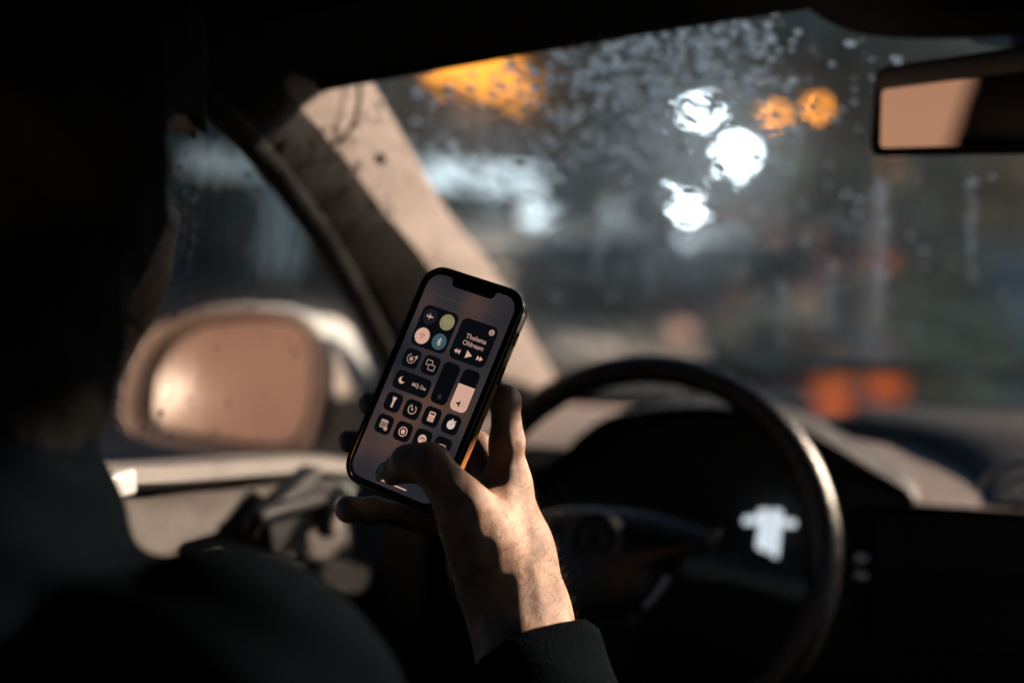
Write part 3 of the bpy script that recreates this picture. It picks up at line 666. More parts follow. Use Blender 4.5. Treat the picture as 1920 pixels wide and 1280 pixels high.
ho.grid([[rvp(*p, -.003) for p in g2], [rvp(*p, .0) - (rvp(*p) - rvp(*q)) * .0 + rvn * .004 for p, q in zip(g2, o2)], [mid(rvp(*p), rvp(*q), .7) + rvn * .005 for p, q in zip(g2, o2)], [rvp(*q) for q in o2]] +
        [[oc + (rvp(*q) - oc) * s_ - rvn * k for q in o2] for k, s_ in ((.012, 1.0), (.03, .93), (.045, .75), (.05, .3))], close=True)
autosmooth(ho.build('mirror_shell', M['black_plastic'], rv), 60)
gg = MB(); gg.add([rvp(*p, .0015) for p in g2], [tuple(range(len(g2)))]); go = gg.build('mirror_glass', M['mirror'], rv); go['label'] = 'rear-view mirror glass reflecting a peach glow'
fb = MB(); fpx = catmull([Vector((x, y, 0)) for x, y in ((1490, -60), (1515, 5), (1560, 38), (1620, 58), (1700, 66), (1800, 66), (1960, 60), (2150, 80), (2200, -60))], 4)
fb.prism([ws(p.x, p.y, .008) for p in fpx], Vector((0, -.001, -.003))); fb.build('shade_band', M['dark_lining'], car)
st = MB(); st.tube([oc - rvn * .045, oc + Vector((0, .06, .035)), oc + Vector((.0, .09, .075))], [.012, .011, .016], 10); st.build('mirror_stalk', M['black_plastic'], rv, True)


# --- dashboard
dash = empty('dashboard', (0, 1.6, .5), car)
def dash_z(y): return float(np.interp(y, (1.50, 1.63, 1.72, 1.85, 2.0, 2.12), (.888, .902, .910, .905, .892, .885)))
d = MB(); rows = []
for x in np.linspace(-.72, .75, 30):
    rows.append([Vector((x, y, dash_z(y))) for y in (2.12, 2.0, 1.92, 1.85, 1.78, 1.72, 1.67, 1.63)])
d.grid(rows); dt = autosmooth(d.build('dash_top', M['taupe_plastic'], dash), 70); dt['label'] = 'pale grained dash top in warm light'
d = MB(); rows = []
for x in np.linspace(-.72, .75, 12): rows.append([Vector((x, 1.632, .897)), Vector((x, 1.60, .888)), Vector((x, 1.575, .86)), Vector((x, 1.56, .80)), Vector((x, 1.53, .72)), Vector((x, 1.56, .62)), Vector((x, 1.66, .5)), Vector((x, 1.8, .3))])
d.grid(rows); autosmooth(d.build('dash_fascia', M['black_plastic'], dash), 60)
d = MB(); d.grid([[Vector((x, y, dash_z(y) + .001)) for y in (1.645, 1.60, 1.55, 1.50, 1.485)] for x in np.linspace(-.16, .06, 8)]); autosmooth(d.build('dash_shelf', M['taupe_plastic'], dash), 60)
# instrument hood behind the wheel
d = MB(); rows = []
prof = [(1000, 905), (1030, 870), (1075, 835), (1105, 805), (1160, 775), (1260, 757), (1380, 757), (1470, 775), (1560, 822), (1640, 870), (1700, 905), (1722, 930)]
front = catmull([hit(x, y, (0, 1, 0), 1.52) for x, y in prof], 4)
for yy, dzz, sc_ in ((1.545, -.02, .96), (1.50, -.006, .985), (1.49, 0, 1.0), (1.52, .002, 1.005), (1.60, -.004, .99), (1.68, -.02, .95), (1.76, -.06, .88)):
    cx = sum(p.x for p in front) / len(front)
    rows.append([Vector((cx + (p.x - cx) * sc_, yy, p.z + dzz)) for p in front])
d.grid(rows); autosmooth(d.build('instrument_hood', M['black_plastic'], dash), 70)
d = MB(); d.add([Vector((cx + (p.x - cx) * .97, 1.56, p.z - .015)) for p in front] + [Vector((front[-1].x, 1.56, .6)), Vector((front[0].x, 1.56, .6))], [tuple(range(len(front) + 2))])
ip = d.build('instrument_panel', M['black_plastic'], dash)
d = MB(); d.grid([[Vector((x, y, z)) for y, z in ((2.13, .890), (2.0, .898), (1.88, .910), (1.865, .898))] for x in np.linspace(-.42, .75, 10)]); autosmooth(d.build('demister_strip', M['black_plastic'], dash), 60)
# dark centre hump of the dash
d = MB(); rows = []
for y in np.linspace(1.50, 2.04, 12):
    x0 = -.02 - .19 * max(0, (y - 1.52) / .31) ** 2 if y < 1.86 else -.215
    z0 = dash_z(y); rows.append([Vector((x0 + dx_, y, z0 + h_ * min(1, .35 + (y - 1.5) * 4))) for dx_, h_ in ((-.004, -.004), (0, .006), (.012, .016), (.04, .024), (.09, .027), (.25, .028), (.45, .02), (.6, .0))])
d.grid(rows); autosmooth(d.build('centre_hump', M['black_plastic'], dash), 60)
# centre vent and console stack
d = MB(); d.box(Vector((.03, 1.535, .80)), (.16, .03, .075), Euler((R_(-12), 0, 0)).to_matrix(), .02); autosmooth(d.build('centre_stack', M['black_plastic'], dash))
d = MB(); d.tube(catmull([hit(1835, 915, (0, 1, 0), 1.50), hit(1862, 885, (0, 1, 0), 1.50), hit(1905, 868, (0, 1, 0), 1.50), hit(1990, 860, (0, 1, 0), 1.50)], 5), .0035, 8); d.build('vent_trim', M['satin_chrome'], dash, True)
d = MB(); d.tube(catmull([hit(1880, 925, (0, 1, 0), 1.495), hit(1890, 905, (0, 1, 0), 1.495), hit(1925, 890, (0, 1, 0), 1.495)], 5), .0022, 8); d.build('vent_trim', M['satin_chrome'], dash, True)
for k in range(4):
    d = MB(); d.box(Vector((.03, 1.505, .815 - .018 * k)), (.12, .008, .003), None, .001); d.build('vent_slat', M['black_plastic'], dash)
d = MB(); d.tube(catmull([hit(1800, 1280, (0, 1, 0), 1.49), hit(1805, 1160, (0, 1, 0), 1.49), hit(1820, 1110, (0, 1, 0), 1.49), hit(1870, 1095, (0, 1, 0), 1.49), hit(1960, 1092, (0, 1, 0), 1.49)], 5), .0025, 6); d.build('console_trim', M['black_plastic'], dash, True)
# lit car pictogram on the instrument display
ic = MB(); ipl = lambda px, py: hit(px, py, (0, 1, 0), 1.535)
for pg in ([(1421, 956), (1441, 954), (1441, 985), (1440, 1036), (1418, 1026), (1424, 985)], [(1447, 954), (1467, 957), (1464, 985), (1458, 1046), (1444, 1039), (1446, 985)]):
    ic.prism([ipl(*p) for p in rrect(pg, 4, 3)], (0, .002, 0))
ic.prism([ipl(*p) for p in rrect([(1394, 969), (1421, 968), (1421, 981), (1394, 983)], 5, 3)], (0, .002, 0))
ic.prism([ipl(*p) for p in rrect([(1468, 973), (1492, 975), (1492, 988), (1467, 986)], 5, 3)], (0, .002, 0))
o = ic.build('display_pictogram', M['display_glow'], dash); o['label'] = 'glowing white car pictogram on the instrument display'
for yy in (1048, 1080):
    d = MB(); d.lathe(hit(1616, yy, (0, 1, 0), 1.47), (0, -1, .2), [(-.03, .006), (0, .007), (.003, .0055), (.005, .002), (.005, .0002)], 12); d.build('dash_knob', M['chrome'], dash, True)

# --- steering wheel
sw = empty('steering_wheel', P(1220, 1055, 1.38), car)
sw['label'] = 'black leather steering wheel with a round badge on its hub'
WC = P(1198, 1026, 1.385); wn = Vector((.02, -.93, .34)).normalized()
wu = wn.cross(Vector((0, 0, 1))).normalized() * -1; wv = wu.cross(wn) * -1
if wv.z < 0: wv = -wv
def wp(a, r, off=0.0): return WC + (wu * math.cos(a) + wv * math.sin(a)) * r + wn * off
rim = MB(); rows = []
for k in range(72):
    a = 2 * math.pi * k / 72; e = (wu * math.cos(a) + wv * math.sin(a)); c0 = WC + e * .1795
    rows.append([c0 + e * (.0145 * math.cos(b)) + wn * (.0175 * math.sin(b)) for b in np.linspace(0, 2 * math.pi, 14, endpoint=False)])
rim.grid(rows + [rows[0]], close=True); rm = rim.build('rim', M['leather_black'], sw, True)
sm_ = MB(); sm_.tube([wp(2 * math.pi * k / 96, .1655, .002) for k in range(96)], .0012, 6, closed=True); sm_.build('rim_seam', M['rubber'], rm)
HC = P(1128, 1012, 1.34)
hub = MB(); hpx = catmull([Vector((x, y, 0)) for x, y in ((985, 985), (1020, 960), (1110, 950), (1220, 962), (1320, 992), (1345, 1015), (1300, 1050), (1255, 1080), (1215, 1140), (1160, 1172), (1090, 1180), (1020, 1150), (985, 1080))], 4, True)
hpl = lambda px, py, off=0.0: hit(px, py, wn, wn.dot(HC) + off)
hcn = Vector((1125, 1050, 0))
hub.grid([[hpl(*(hcn + (p - hcn) * s_).to_2d(), k) for p in hpx] for s_, k in ((1.0, -.05), (1.0, -.012), (.97, -.003), (.9, .002), (.7, .008), (.45, .012), (.2, .013), (.02, .013))], close=True)
hb = autosmooth(hub.build('hub', M['leather_black'], sw), 60)
def spoke(pts, wd):
    s_ = MB(); rows = []
    for (p, wd_) in zip(pts, wd):
        t = wv; rows.append([p + t * wd_ - wn * .012, p + t * wd_ * .9 + wn * .004, p + wn * .008, p - t * wd_ * .9 + wn * .004, p - t * wd_ - wn * .012])
    s_.grid(rows); return autosmooth(s_.build('spoke', M['leather_black'], sw), 60)
spoke([hpl(1285, 1046, -.004), mid(hpl(1285, 1046), wp(-.16, .16), .5), wp(-.16, .17)], (.020, .014, .018))
spoke([hpl(1000, 1010, -.004), mid(hpl(1000, 1010), wp(math.pi + .05, .16), .5), wp(math.pi + .05, .165)], (.022, .018, .02))
s_ = MB(); s_.grid([[hpl(1060, 1150), hpl(1120, 1160, .004), hpl(1180, 1150)], [hpl(1080, 1260, -.01), hpl(1130, 1260, -.004), hpl(1190, 1250, -.01)], [wp(-math.pi / 2 - .16, .165), wp(-math.pi / 2, .165, .004), wp(-math.pi / 2 + .16, .165)]]); s_.build('spoke', M['leather_black'], sw, True)
bd = MB(); bc = hpl(1113, 1010, .012); bd.lathe(bc, wn, [(-.004, .028), (.001, .0265), (.003, .0255), (.002, .0225), (.0, .0215)], 36); bdo = bd.build('badge_ring', M['dark_chrome'], hb, True)
bd = MB(); bd.lathe(bc, wn, [(.0005, .0215), (.001, .012), (.001, .0002)], 24); bd.build('badge_disc', M['black_plastic'], hb, True)
bd = MB(); bd.tube([bc + (wu * math.cos(a) * .009 + wv * math.sin(a) * .013) + wn * .002 for a in np.linspace(0, 2 * math.pi, 20, endpoint=False)], .0018, 6, closed=True); bd.build('badge_mark', M['dark_chrome'], hb, True)
ct = MB(); ct.tube(catmull([hpl(1252, 1078, .004), hpl(1232, 1112, .005), hpl(1208, 1142, .004)], 4), .0035, 8); ct.build('hub_trim', M['satin_chrome'], hb, True)
ct = MB(); ct.tube(catmull([hpl(1190, 1158, .004), hpl(1150, 1172, .004), hpl(1085, 1178, .004)], 4), .0022, 8); ct.build('hub_trim', M['leather_black'], hb, True)
ct = MB(); ct.prism([hpl(*p, .006) for p in ((1323, 1024), (1327, 992), (1353, 993), (1345, 1008))], wn * .003); ct.build('spoke_glint', M['sill_trim'], hb)  # pale triangle standing in for a glint on the wheel
# --- driver seat back and rear windows of the cabin
st = empty('driver_seat', (-.42, .2, .3), car)
seat = MB(); rows = []
for z, y, hw in ((.35, .42, .24), (.5, .38, .25), (.7, .33, .25), (.85, .29, .22), (.93, .27, .16)):
    rows.append([Vector((-.50 + hw * math.cos(a), y + .06 * math.sin(a), z)) for a in np.linspace(0, 2 * math.pi, 18, endpoint=False)])
seat.grid(rows, close=True); seat.add(rows[-1], [tuple(range(18))]); autosmooth(seat.build('seat_back', M['dark_lining'], st), 60)
FOG = glass_mat('fogged_rear_glass', haze=1.0, wave=.0, tcol=(.26, .19, .155), hvar=False)
for xa, xb in (((-.60, -.60), (-.30, -.15)), ((.02, .02), (.60, .60))):
    g = MB(); g.grid([[Vector((x0 + (x1 - x0) * t, -1.35 - .25 * (1 - t), .92 + .46 * t)) for t in (0, .5, 1)] for x0, x1 in (xa, xb)]); g.build('rear_window', FOG, car)
g = MB(); g.grid([[Vector((x0 + (x1 - x0) * t, -1.352 - .25 * (1 - t), .92 + .46 * t)) for t in (0, .5, 1)] for x0, x1 in ((-.30, -.15), (.02, .02))]); g.build('added_rear_panel', M['dark_lining'], car)  # unseen panel added so the mirror reflects a dark slanted edge
g = MB(); g.grid([[Vector((-.69 + .10 * t, y, .92 + .36 * t)) for t in (0, 1)] for y in (-1.2, -.6, -.12)]); g.build('rear_side_window', M['dark_glass'], car)
b = MB(); b.grid([[Vector((x, y, z)) for (y, z) in ((-1.75, .3), (-1.68, .9), (-1.2, .91), (-.9, .9), (-.85, .4))] for x in (-.7, 0, .7)]); b.build('rear_shelf', M['dark_lining'], car)
b = MB(); b.grid([[Vector((x, y, z)) for x, z in ((-.76, -.15), (-.80, .3), (-.79, .6), (-.745, .875), (-.70, .885))] for y in (-1.75, 0, 1.2, 2.1)]); autosmooth(b.build('door_skin', M['white_paint'], car), 50)
b = MB(); b.grid([[Vector((.7, y, z)) for z in (.2, .6, .92)] for y in (-1.7, 0, 1.9)]); b.build('passenger_door', M['black_plastic'], car)
for s_ in (-1, 1):
    b = MB(); b.grid([[Vector((s_ * (.72 - .08 * t), y, .92 + .5 * t)) for t in (0, .5, 1)] for y in ((-1.75, -1.15) if s_ < 0 else (-1.75, -.9, -.2))]); b.build('rear_quarter', M['dark_lining'], car)
b = MB(); b.grid([[Vector((x, y, z)) for (y, z) in ((-1.34, 1.36), (-1.3, 1.5), (-.9, 1.52))] for x in (-.75, 0, .75)]); b.build('rear_header', M['dark_lining'], car)
b = MB(); b.grid([[Vector((x, y, .28)) for y in (-1.7, 0, 2.0)] for x in (-.75, .75)]); b.build('cabin_floor', M['dark_lining'], car)
b = MB(); b.grid([[Vector((x, y, .80 - .13 * (y - 2.1) / 1.0 - .05 * (x / .7) ** 2)) for y in (2.12, 2.5, 2.9, 3.1)] for x in np.linspace(-.75, .75, 9)]); autosmooth(b.build('bonnet', M['white_paint'], car), 60)
b = MB(); b.tube(catmull([wsp(-.55, 2.02) + Vector((0, .02, .02)), wsp(-.2, 1.99) + Vector((0, .01, .02)), wsp(.2, 2.0) + Vector((0, .01, .02))], 5), .008, 8); b.build('wiper', M['rubber'], car, True)

# --- rain on the glass
def drops(name, pts, nrm, label, up):
    v, f = [], []
    nrm = Vector(nrm).normalized(); a = nrm.cross(Vector(up)).normalized(); b = nrm.cross(a)
    for (p, r, st_, hh) in pts:
        base = len(v)
        for j, (rr, zz) in enumerate(((1, 0), (.86, .5), (.5, .86))):
            for k in range(8):
                an = 2 * math.pi * k / 8
                v.append(p + a * (math.cos(an) * r * rr) + b * (math.sin(an) * r * rr * st_) + nrm * (zz * r * hh))
        v.append(p + nrm * r * hh)
        for j in range(2):
            for k in range(8): f.append((base + j * 8 + k, base + j * 8 + (k + 1) % 8, base + j * 8 + 8 + (k + 1) % 8, base + j * 8 + 8 + k))
        for k in range(8): f.append((base + 16 + k, base + 16 + (k + 1) % 8, base + 24))
        f.append(tuple(base + k for k in range(8))[::-1])
    o = obj(name, v, f, M['water'], None, True); tag(o, label, 'raindrops', kind='stuff'); return o
M['water'] = drop_mat()
pts = []
for i in range(6500):
    px = rng.uniform(640, 1960); py = rng.uniform(-20, 760)
    keep = 1.0 if py < 300 else (.75 if py < 470 else .3)
    c1 = math.hypot((px - 1290) / 300, (py - 180) / 220); keep = min(1, keep * (.28 + .9 * math.exp(-c1 * c1))) * (1 if px < 1460 else .22)
    if rng.random() > keep: continue
    p = ws(px, py); r = abs(rng.normal(.0009, .0016)) + .0009
    pts.append((p + WS_N.normalized() * .002, min(r, .0055), rng.uniform(.9, 1.4), rng.uniform(.18, .42)))
for x0, y0, y1 in ((1645, 330, 620), (1652, 340, 600), (1468, 520, 650), (1555, 480, 600), (1215, 430, 560), (1120, 380, 520), (1820, 320, 520), (905, 220, 330)):   # runs of water
    y = y0
    while y < y1:
        y += rng.uniform(5, 16); pts.append((ws(x0 + rng.normal() * 2.5, y) + WS_N.normalized() * .002, rng.uniform(.0012, .0024), rng.uniform(1.5, 4), .35))
for i in range(300):      # bigger drops, thickest about the lamps
    px, py = rng.normal(1270, 170), rng.normal(170, 120)
    if not (690 < px < 1500 and 20 < py < 470): continue
    pts.append((ws(px, py) + WS_N.normalized() * .002, rng.uniform(.003, .0062), rng.uniform(.9, 1.25), rng.uniform(.2, .4)))
drops('windscreen_raindrops', pts, WS_N, 'clear raindrops scattered over the windscreen', (1, 0, 0))
pts = []
for i in range(420):
    px = rng.uniform(170, 740); py = rng.uniform(160, 860)
    if rng.random() > (.9 if py < 330 or py > 720 else .25): continue
    p = sg(px, py); r = abs(rng.normal(.0006, .0009)) + .0005
    pts.append((p + Vector((-.002, 0, 0)), min(r, .003), rng.uniform(.9, 1.6), rng.uniform(.35, .7)))
for x0 in (355, 495, 330, 372):
    y = 330
    while y < 570:
        y += rng.uniform(6, 30); p = sg(x0 - (y - 330) * .08 + rng.normal() * 2, y); pts.append((p + Vector((-.002, 0, 0)), .0014, rng.uniform(1.5, 5), .4))
drops('side_window_raindrops', pts, (-1, 0, .3), 'clear raindrops and runs on the side window', (0, 1, 0))
# ================================================================== phone
PC = P(817, 727, .93)
def cdir(x, y, z): return CR * x - CU * y + CF * z
pu = cdir(.8316, .286, -.475).normalized()
pv_ = cdir(-.378, .919, -.107); pv_ = (pv_ - pu * pv_.dot(pu)).normalized()
pn = pu.cross(pv_).normalized()
if pn.dot(CAM - PC) < 0: pn = -pn                        # towards the viewer
def ph(a, b, h=0.0): return PC + pu * (a * .001) + pv_ * (b * .001) + pn * (h * .001)
phone = empty('phone', PC); tag(phone, 'phone in a clear amber-edged case showing its control tiles, held in one hand', 'phone')
def rr(w_, h_, r, n=8, ca=0.0, cb=0.0):
    out = []
    for sx_, sy, a0 in ((1, 1, 0), (-1, 1, 90), (-1, -1, 180), (1, -1, 270)):
        for k in range(n + 1):
            a = R_(a0 + 90 * k / n); out.append((ca + sx_ * (w_ / 2 - r) + r * math.cos(a), cb + sy * (h_ / 2 - r) + r * math.sin(a)))
    return out
def shell(loops):
    m_ = MB(); m_.grid([[ph(a, b, h) for a, b in lp] for lp, h in loops], close=True); return m_
M['phone_black'] = mat('phone_black', (.006, .006, .007), .12, noise=.1, coat=.3)
M['phone_back'] = mat('phone_back', (.01, .01, .012), .25, noise=.1)
mm = bpy.data.materials.new('amber_case'); mm.use_nodes = True; t = mm.node_tree; b_ = t.nodes['Principled BSDF']
b_.inputs['Base Color'].default_value = (.9, .36, .11, 1); b_.inputs['Roughness'].default_value = .16; b_.inputs['Transmission Weight'].default_value = .12; b_.inputs['IOR'].default_value = 1.45
_n = t.nodes.new('ShaderNodeTexNoise'); _n.inputs['Scale'].default_value = 260; _n.inputs['Detail'].default_value = 3; _tc = t.nodes.new('ShaderNodeTexCoord'); _b = t.nodes.new('ShaderNodeBump'); _b.inputs['Strength'].default_value = .35; _b.inputs['Distance'].default_value = .001
t.links.new(_tc.outputs['Object'], _n.inputs['Vector']); t.links.new(_n.outputs['Fac'], _b.inputs['Height']); t.links.new(_b.outputs[0], b_.inputs['Normal'])
M['amber_case'] = mm
# body
bod = shell([(rr(70, 144, 10.5), -4.6), (rr(74, 148, 12), -4.4), (rr(75.6, 150, 13), -3.0), (rr(75.6, 150, 13), 2.2), (rr(75.2, 149.6, 12.8), 3.2), (rr(74.4, 148.8, 12.4), 3.7)])
bod.add([ph(a, b, -4.6) for a, b in rr(70, 144, 10.5)], [tuple(range(36))]); autosmooth(bod.build('body', M['phone_back'], phone), 40)
# case: outer wall with a lip over the screen edge
cs = shell([(rr(74.6, 149, 12.5), -4.9), (rr(77.5, 152, 14), -6.2), (rr(79.6, 154.2, 15), -5.2), (rr(80.6, 155.2, 15.4), -3.0), (rr(80.4, 155, 15.3), 2.6), (rr(79.6, 154.2, 15), 4.0), (rr(78.2, 152.8, 14.3), 4.6), (rr(76.6, 151.2, 13.5), 4.4), (rr(75.9, 150.4, 13.1), 3.4)])
cso = autosmooth(cs.build('case', M['amber_case'], phone), 50)
M['case_lip'] = mat('case_lip', (.012, .010, .010), .2, noise=.2)
cl = shell([(rr(80.75, 155.35, 15.45), 1.6), (rr(80.6, 155.2, 15.4), 2.8), (rr(79.8, 154.4, 15.05), 4.2), (rr(78.2, 152.8, 14.3), 4.8), (rr(76.5, 151.1, 13.45), 4.6), (rr(75.6, 150.1, 13), 3.5)])
autosmooth(cl.build('case_lip', M['case_lip'], cso), 50)
for a, b, l in ((40.7, -22, 13), (40.7, -47, 9)):
    k = MB(); k.box((0, 0, 0), (.0009, l * .0005, .0014), None, .0004)
    Mx = Matrix((pu, pv_, pn)).transposed(); k.v = [ph(a, b, -1) + Mx @ v for v in k.v]; k.build('side_button', M['chrome'], cso)
fr = shell([(rr(75.5, 150, 13), 3.3), (rr(74.6, 149.1, 12.6), 3.9), (rr(70, 144.5, 10.4), 3.9)])
fr.add([ph(a, b, 3.7) for a, b in rr(70.2, 144.7, 10.5)], [tuple(range(36))]); autosmooth(fr.build('bezel', M['phone_black'], phone), 40)
# display: dim wallpaper with a warm patch; the screen itself gives off this light
sm2 = bpy.data.materials.new('display_wallpaper'); sm2.use_nodes = True; t = sm2.node_tree; t.nodes.clear(); N = t.nodes.new; Lk = t.links.new
out = N('ShaderNodeOutputMaterial'); em = N('ShaderNodeEmission'); tc = N('ShaderNodeTexCoord')
n1 = N('ShaderNodeTexNoise'); n1.inputs['Scale'].default_value = 17; n1.inputs['Detail'].default_value = 1; Lk(tc.outputs['Object'], n1.inputs['Vector'])
cr = N('ShaderNodeValToRGB'); cr.color_ramp.elements[0].position = .34; cr.color_ramp.elements[0].color = (.016, .017, .023, 1); cr.color_ramp.elements[1].position = .66; cr.color_ramp.elements[1].color = (.095, .05, .038, 1)
e_ = cr.color_ramp.elements.new(.5); e_.color = (.034, .029, .032, 1)
Lk(n1.outputs['Fac'], cr.inputs[0]); Lk(cr.outputs[0], em.inputs['Color'])
em.inputs['Strength'].default_value = KX; Lk(em.outputs[0], out.inputs[0])
scr_out = []
dw, dh, dr = 69.6, 144, 10
full = rr(dw, dh, dr, 8)
# top edge carries the notch
full_ = []
for i, p in enumerate(full):
    full_.append(p)
    if i == 26: full_ += [(-18.5, -dh / 2), (-17.3, -dh / 2 + 1.2), (-16.8, -dh / 2 + 3.6), (-15.2, -dh / 2 + 5.2), (-13.5, -dh / 2 + 5.6), (13.5, -dh / 2 + 5.6), (15.2, -dh / 2 + 5.2), (16.8, -dh / 2 + 3.6), (17.3, -dh / 2 + 1.2), (18.5, -dh / 2)]
s = MB(); s.add([ph(a, b, 4.0) for a, b in full_], [tuple(range(len(full_)))]); scr = s.build('screen', sm2, phone)
scr['label'] = 'phone screen with dark control tiles and peach icons'
U = {k: emat('ui_' + k, c, 1.0) for k, c in dict(tile=(.003, .0036, .005), tile2=(.0022, .0028, .004), peach=(.62, .365, .285), dimpeach=(.42, .26, .22), olive=(.23, .20, .10), teal=(.045, .09, .108), oliveg=(.35, .27, .17), grey=(.055, .05, .048), pale=(.60, .50, .44), ink=(.03, .018, .015)).items()}
def flat(name, loops, m, h=4.06, parent=scr):
    """flat print on the screen: a list of closed loops (a, b), each its own face"""
    k = MB()
    for lp in loops:
        k.add([ph(a, b, h) for a, b in lp], [tuple(range(len(lp)))])
    return k.build(name, m, parent)
def ringl(ca, cb, r0, r1, a0=0, a1=360, n=28):
    out = []
    for k in range(n):
        t0, t1 = R_(a0 + (a1 - a0) * k / n), R_(a0 + (a1 - a0) * (k + 1) / n)
        out.append([(ca + r0 * math.cos(t0), cb + r0 * math.sin(t0)), (ca + r1 * math.cos(t0), cb + r1 * math.sin(t0)), (ca + r1 * math.cos(t1), cb + r1 * math.sin(t1)), (ca + r0 * math.cos(t1), cb + r0 * math.sin(t1))])
    return out
def disc(ca, cb, r, n=28): return [(ca + r * math.cos(2 * math.pi * k / n), cb + r * math.sin(2 * math.pi * k / n)) for k in range(n)]
def bar(x0, y0, x1, y1, w_):
    d = Vector((x1 - x0, y1 - y0)); d.normalize(); n = Vector((-d.y, d.x)) * w_ / 2
    return [(x0 + n.x, y0 + n.y), (x1 + n.x, y1 + n.y), (x1 - n.x, y1 - n.y), (x0 - n.x, y0 - n.y)]
CX = [-23.4, -7.8, 7.8, 23.4]; RY = [-12.4, 3.2, 18.8, 34.4]; TS = 12.9
BK = TS + 15.6; cbk = -35.8
flat('control_tile', [rr(BK, BK, 4.6, 6, -15.6, cbk)], U['tile'])
flat('control_tile', [rr(BK, BK, 4.6, 6, 15.6, cbk)], U['tile'])
for cx_, ry in ((CX[0], RY[0]), (CX[1], RY[0]), *[(x, RY[2]) for x in CX], *[(x, RY[3]) for x in CX]): flat('control_tile', [rr(TS, TS, 3.6, 6, cx_, ry)], U['tile'])
flat('control_tile', [rr(BK, TS, 3.6, 6, -15.6, RY[1])], U['tile'])
flat('slider', [rr(TS, BK, 3.9, 6, CX[2], (RY[0] + RY[1]) / 2)], U['tile2'])
flat('slider', [rr(TS, BK, 3.9, 6, CX[3], (RY[0] + RY[1]) / 2)], U['tile2'])
vb = (RY[0] + RY[1]) / 2
vl = [p for p in rr(TS, BK, 3.9, 6, CX[3], vb) if p[1] > vb - 3]; vl = vl + [(CX[3] - TS / 2, vb - 3.4), (CX[3] + TS / 2, vb - 3.4)]
flat('volume_level', [vl], U['peach'], 4.1)
flat('speaker_icon', [[(CX[3] - 2.6, vb + 8.6), (CX[3] - 1.5, vb + 8.6), (CX[3] + .3, vb + 7.0), (CX[3] + .3, vb + 11.4), (CX[3] - 1.5, vb + 9.8), (CX[3] - 2.6, vb + 9.8)]], U['ink'], 4.14)
flat('speaker_waves', ringl(CX[3], vb + 9.2, 1.6, 1.95, -50, 50, 6) + ringl(CX[3], vb + 9.2, 2.7, 3.05, -50, 50, 6), U['dimpeach'], 4.14)
flat('brightness_icon', [disc(CX[2], vb + 9.4, .8, 12)] + [bar(CX[2] + 1.3 * math.cos(a), vb + 9.4 + 1.3 * math.sin(a), CX[2] + 1.9 * math.cos(a), vb + 9.4 + 1.9 * math.sin(a), .3) for a in np.linspace(0, 2 * math.pi, 8, endpoint=False)], U['grey'], 4.14)
# connectivity block
q = 6.9
flat('toggle', [disc(-15.6 - q, cbk - q, 5.4)], emat('ui_off', (.010, .011, .014), 1), 4.1)
flat('toggle', [disc(-15.6 + q, cbk - q, 5.5)], U['olive'], 4.1)
flat('toggle', [disc(-15.6 - q, cbk + q, 5.6)], U['peach'], 4.1)
flat('toggle', [disc(-15.6 + q, cbk + q, 5.5)], U['teal'], 4.1)
ax_, ay = -15.6 - q, cbk - q
flat('aeroplane_icon', [bar(ax_ - 2.4, ay, ax_ + 2.4, ay, .8), [(ax_ + .9, ay), (ax_ - .9, ay - 2.4), (ax_ - .2, ay), (ax_ - .9, ay + 2.4)], [(ax_ - 1.7, ay), (ax_ - 2.5, ay - 1.1), (ax_ - 2.5, ay + 1.1)]], U['peach'], 4.14)
ax_, ay = -15.6 + q, cbk - q
flat('signal_icon', ringl(ax_, ay - .6, 1.3, 1.7, 130, 230, 6) + ringl(ax_, ay - .6, 1.3, 1.7, -50, 50, 6) + ringl(ax_, ay - .6, 2.3, 2.7, 130, 230, 6) + ringl(ax_, ay - .6, 2.3, 2.7, -50, 50, 6) + [disc(ax_, ay - .6, .55, 10), bar(ax_, ay - .6, ax_, ay + 2.6, .4)], U['oliveg'], 4.14)
ax_, ay = -15.6 - q, cbk + q
flat('wireless_icon', [disc(ax_, ay + 1.5, .55, 10)] + ringl(ax_, ay + 1.6, 1.3, 1.9, 225, 315, 6) + ringl(ax_, ay + 1.6, 2.6, 3.2, 225, 315, 6), emat('ui_rust', (.36, .13, .085), 1), 4.14)
ax_, ay = -15.6 + q, cbk + q
flat('bluetooth_icon', [bar(ax_, ay - 2.6, ax_, ay + 2.6, .45), bar(ax_, ay - 2.6, ax_ + 1.5, ay - 1.2, .45), bar(ax_ + 1.5, ay - 1.2, ax_ - 1.5, ay + 1.3, .45), bar(ax_ - 1.5, ay - 1.3, ax_ + 1.5, ay + 1.2, .45), bar(ax_ + 1.5, ay + 1.2, ax_, ay + 2.6, .45)], U['pale'], 4.14)
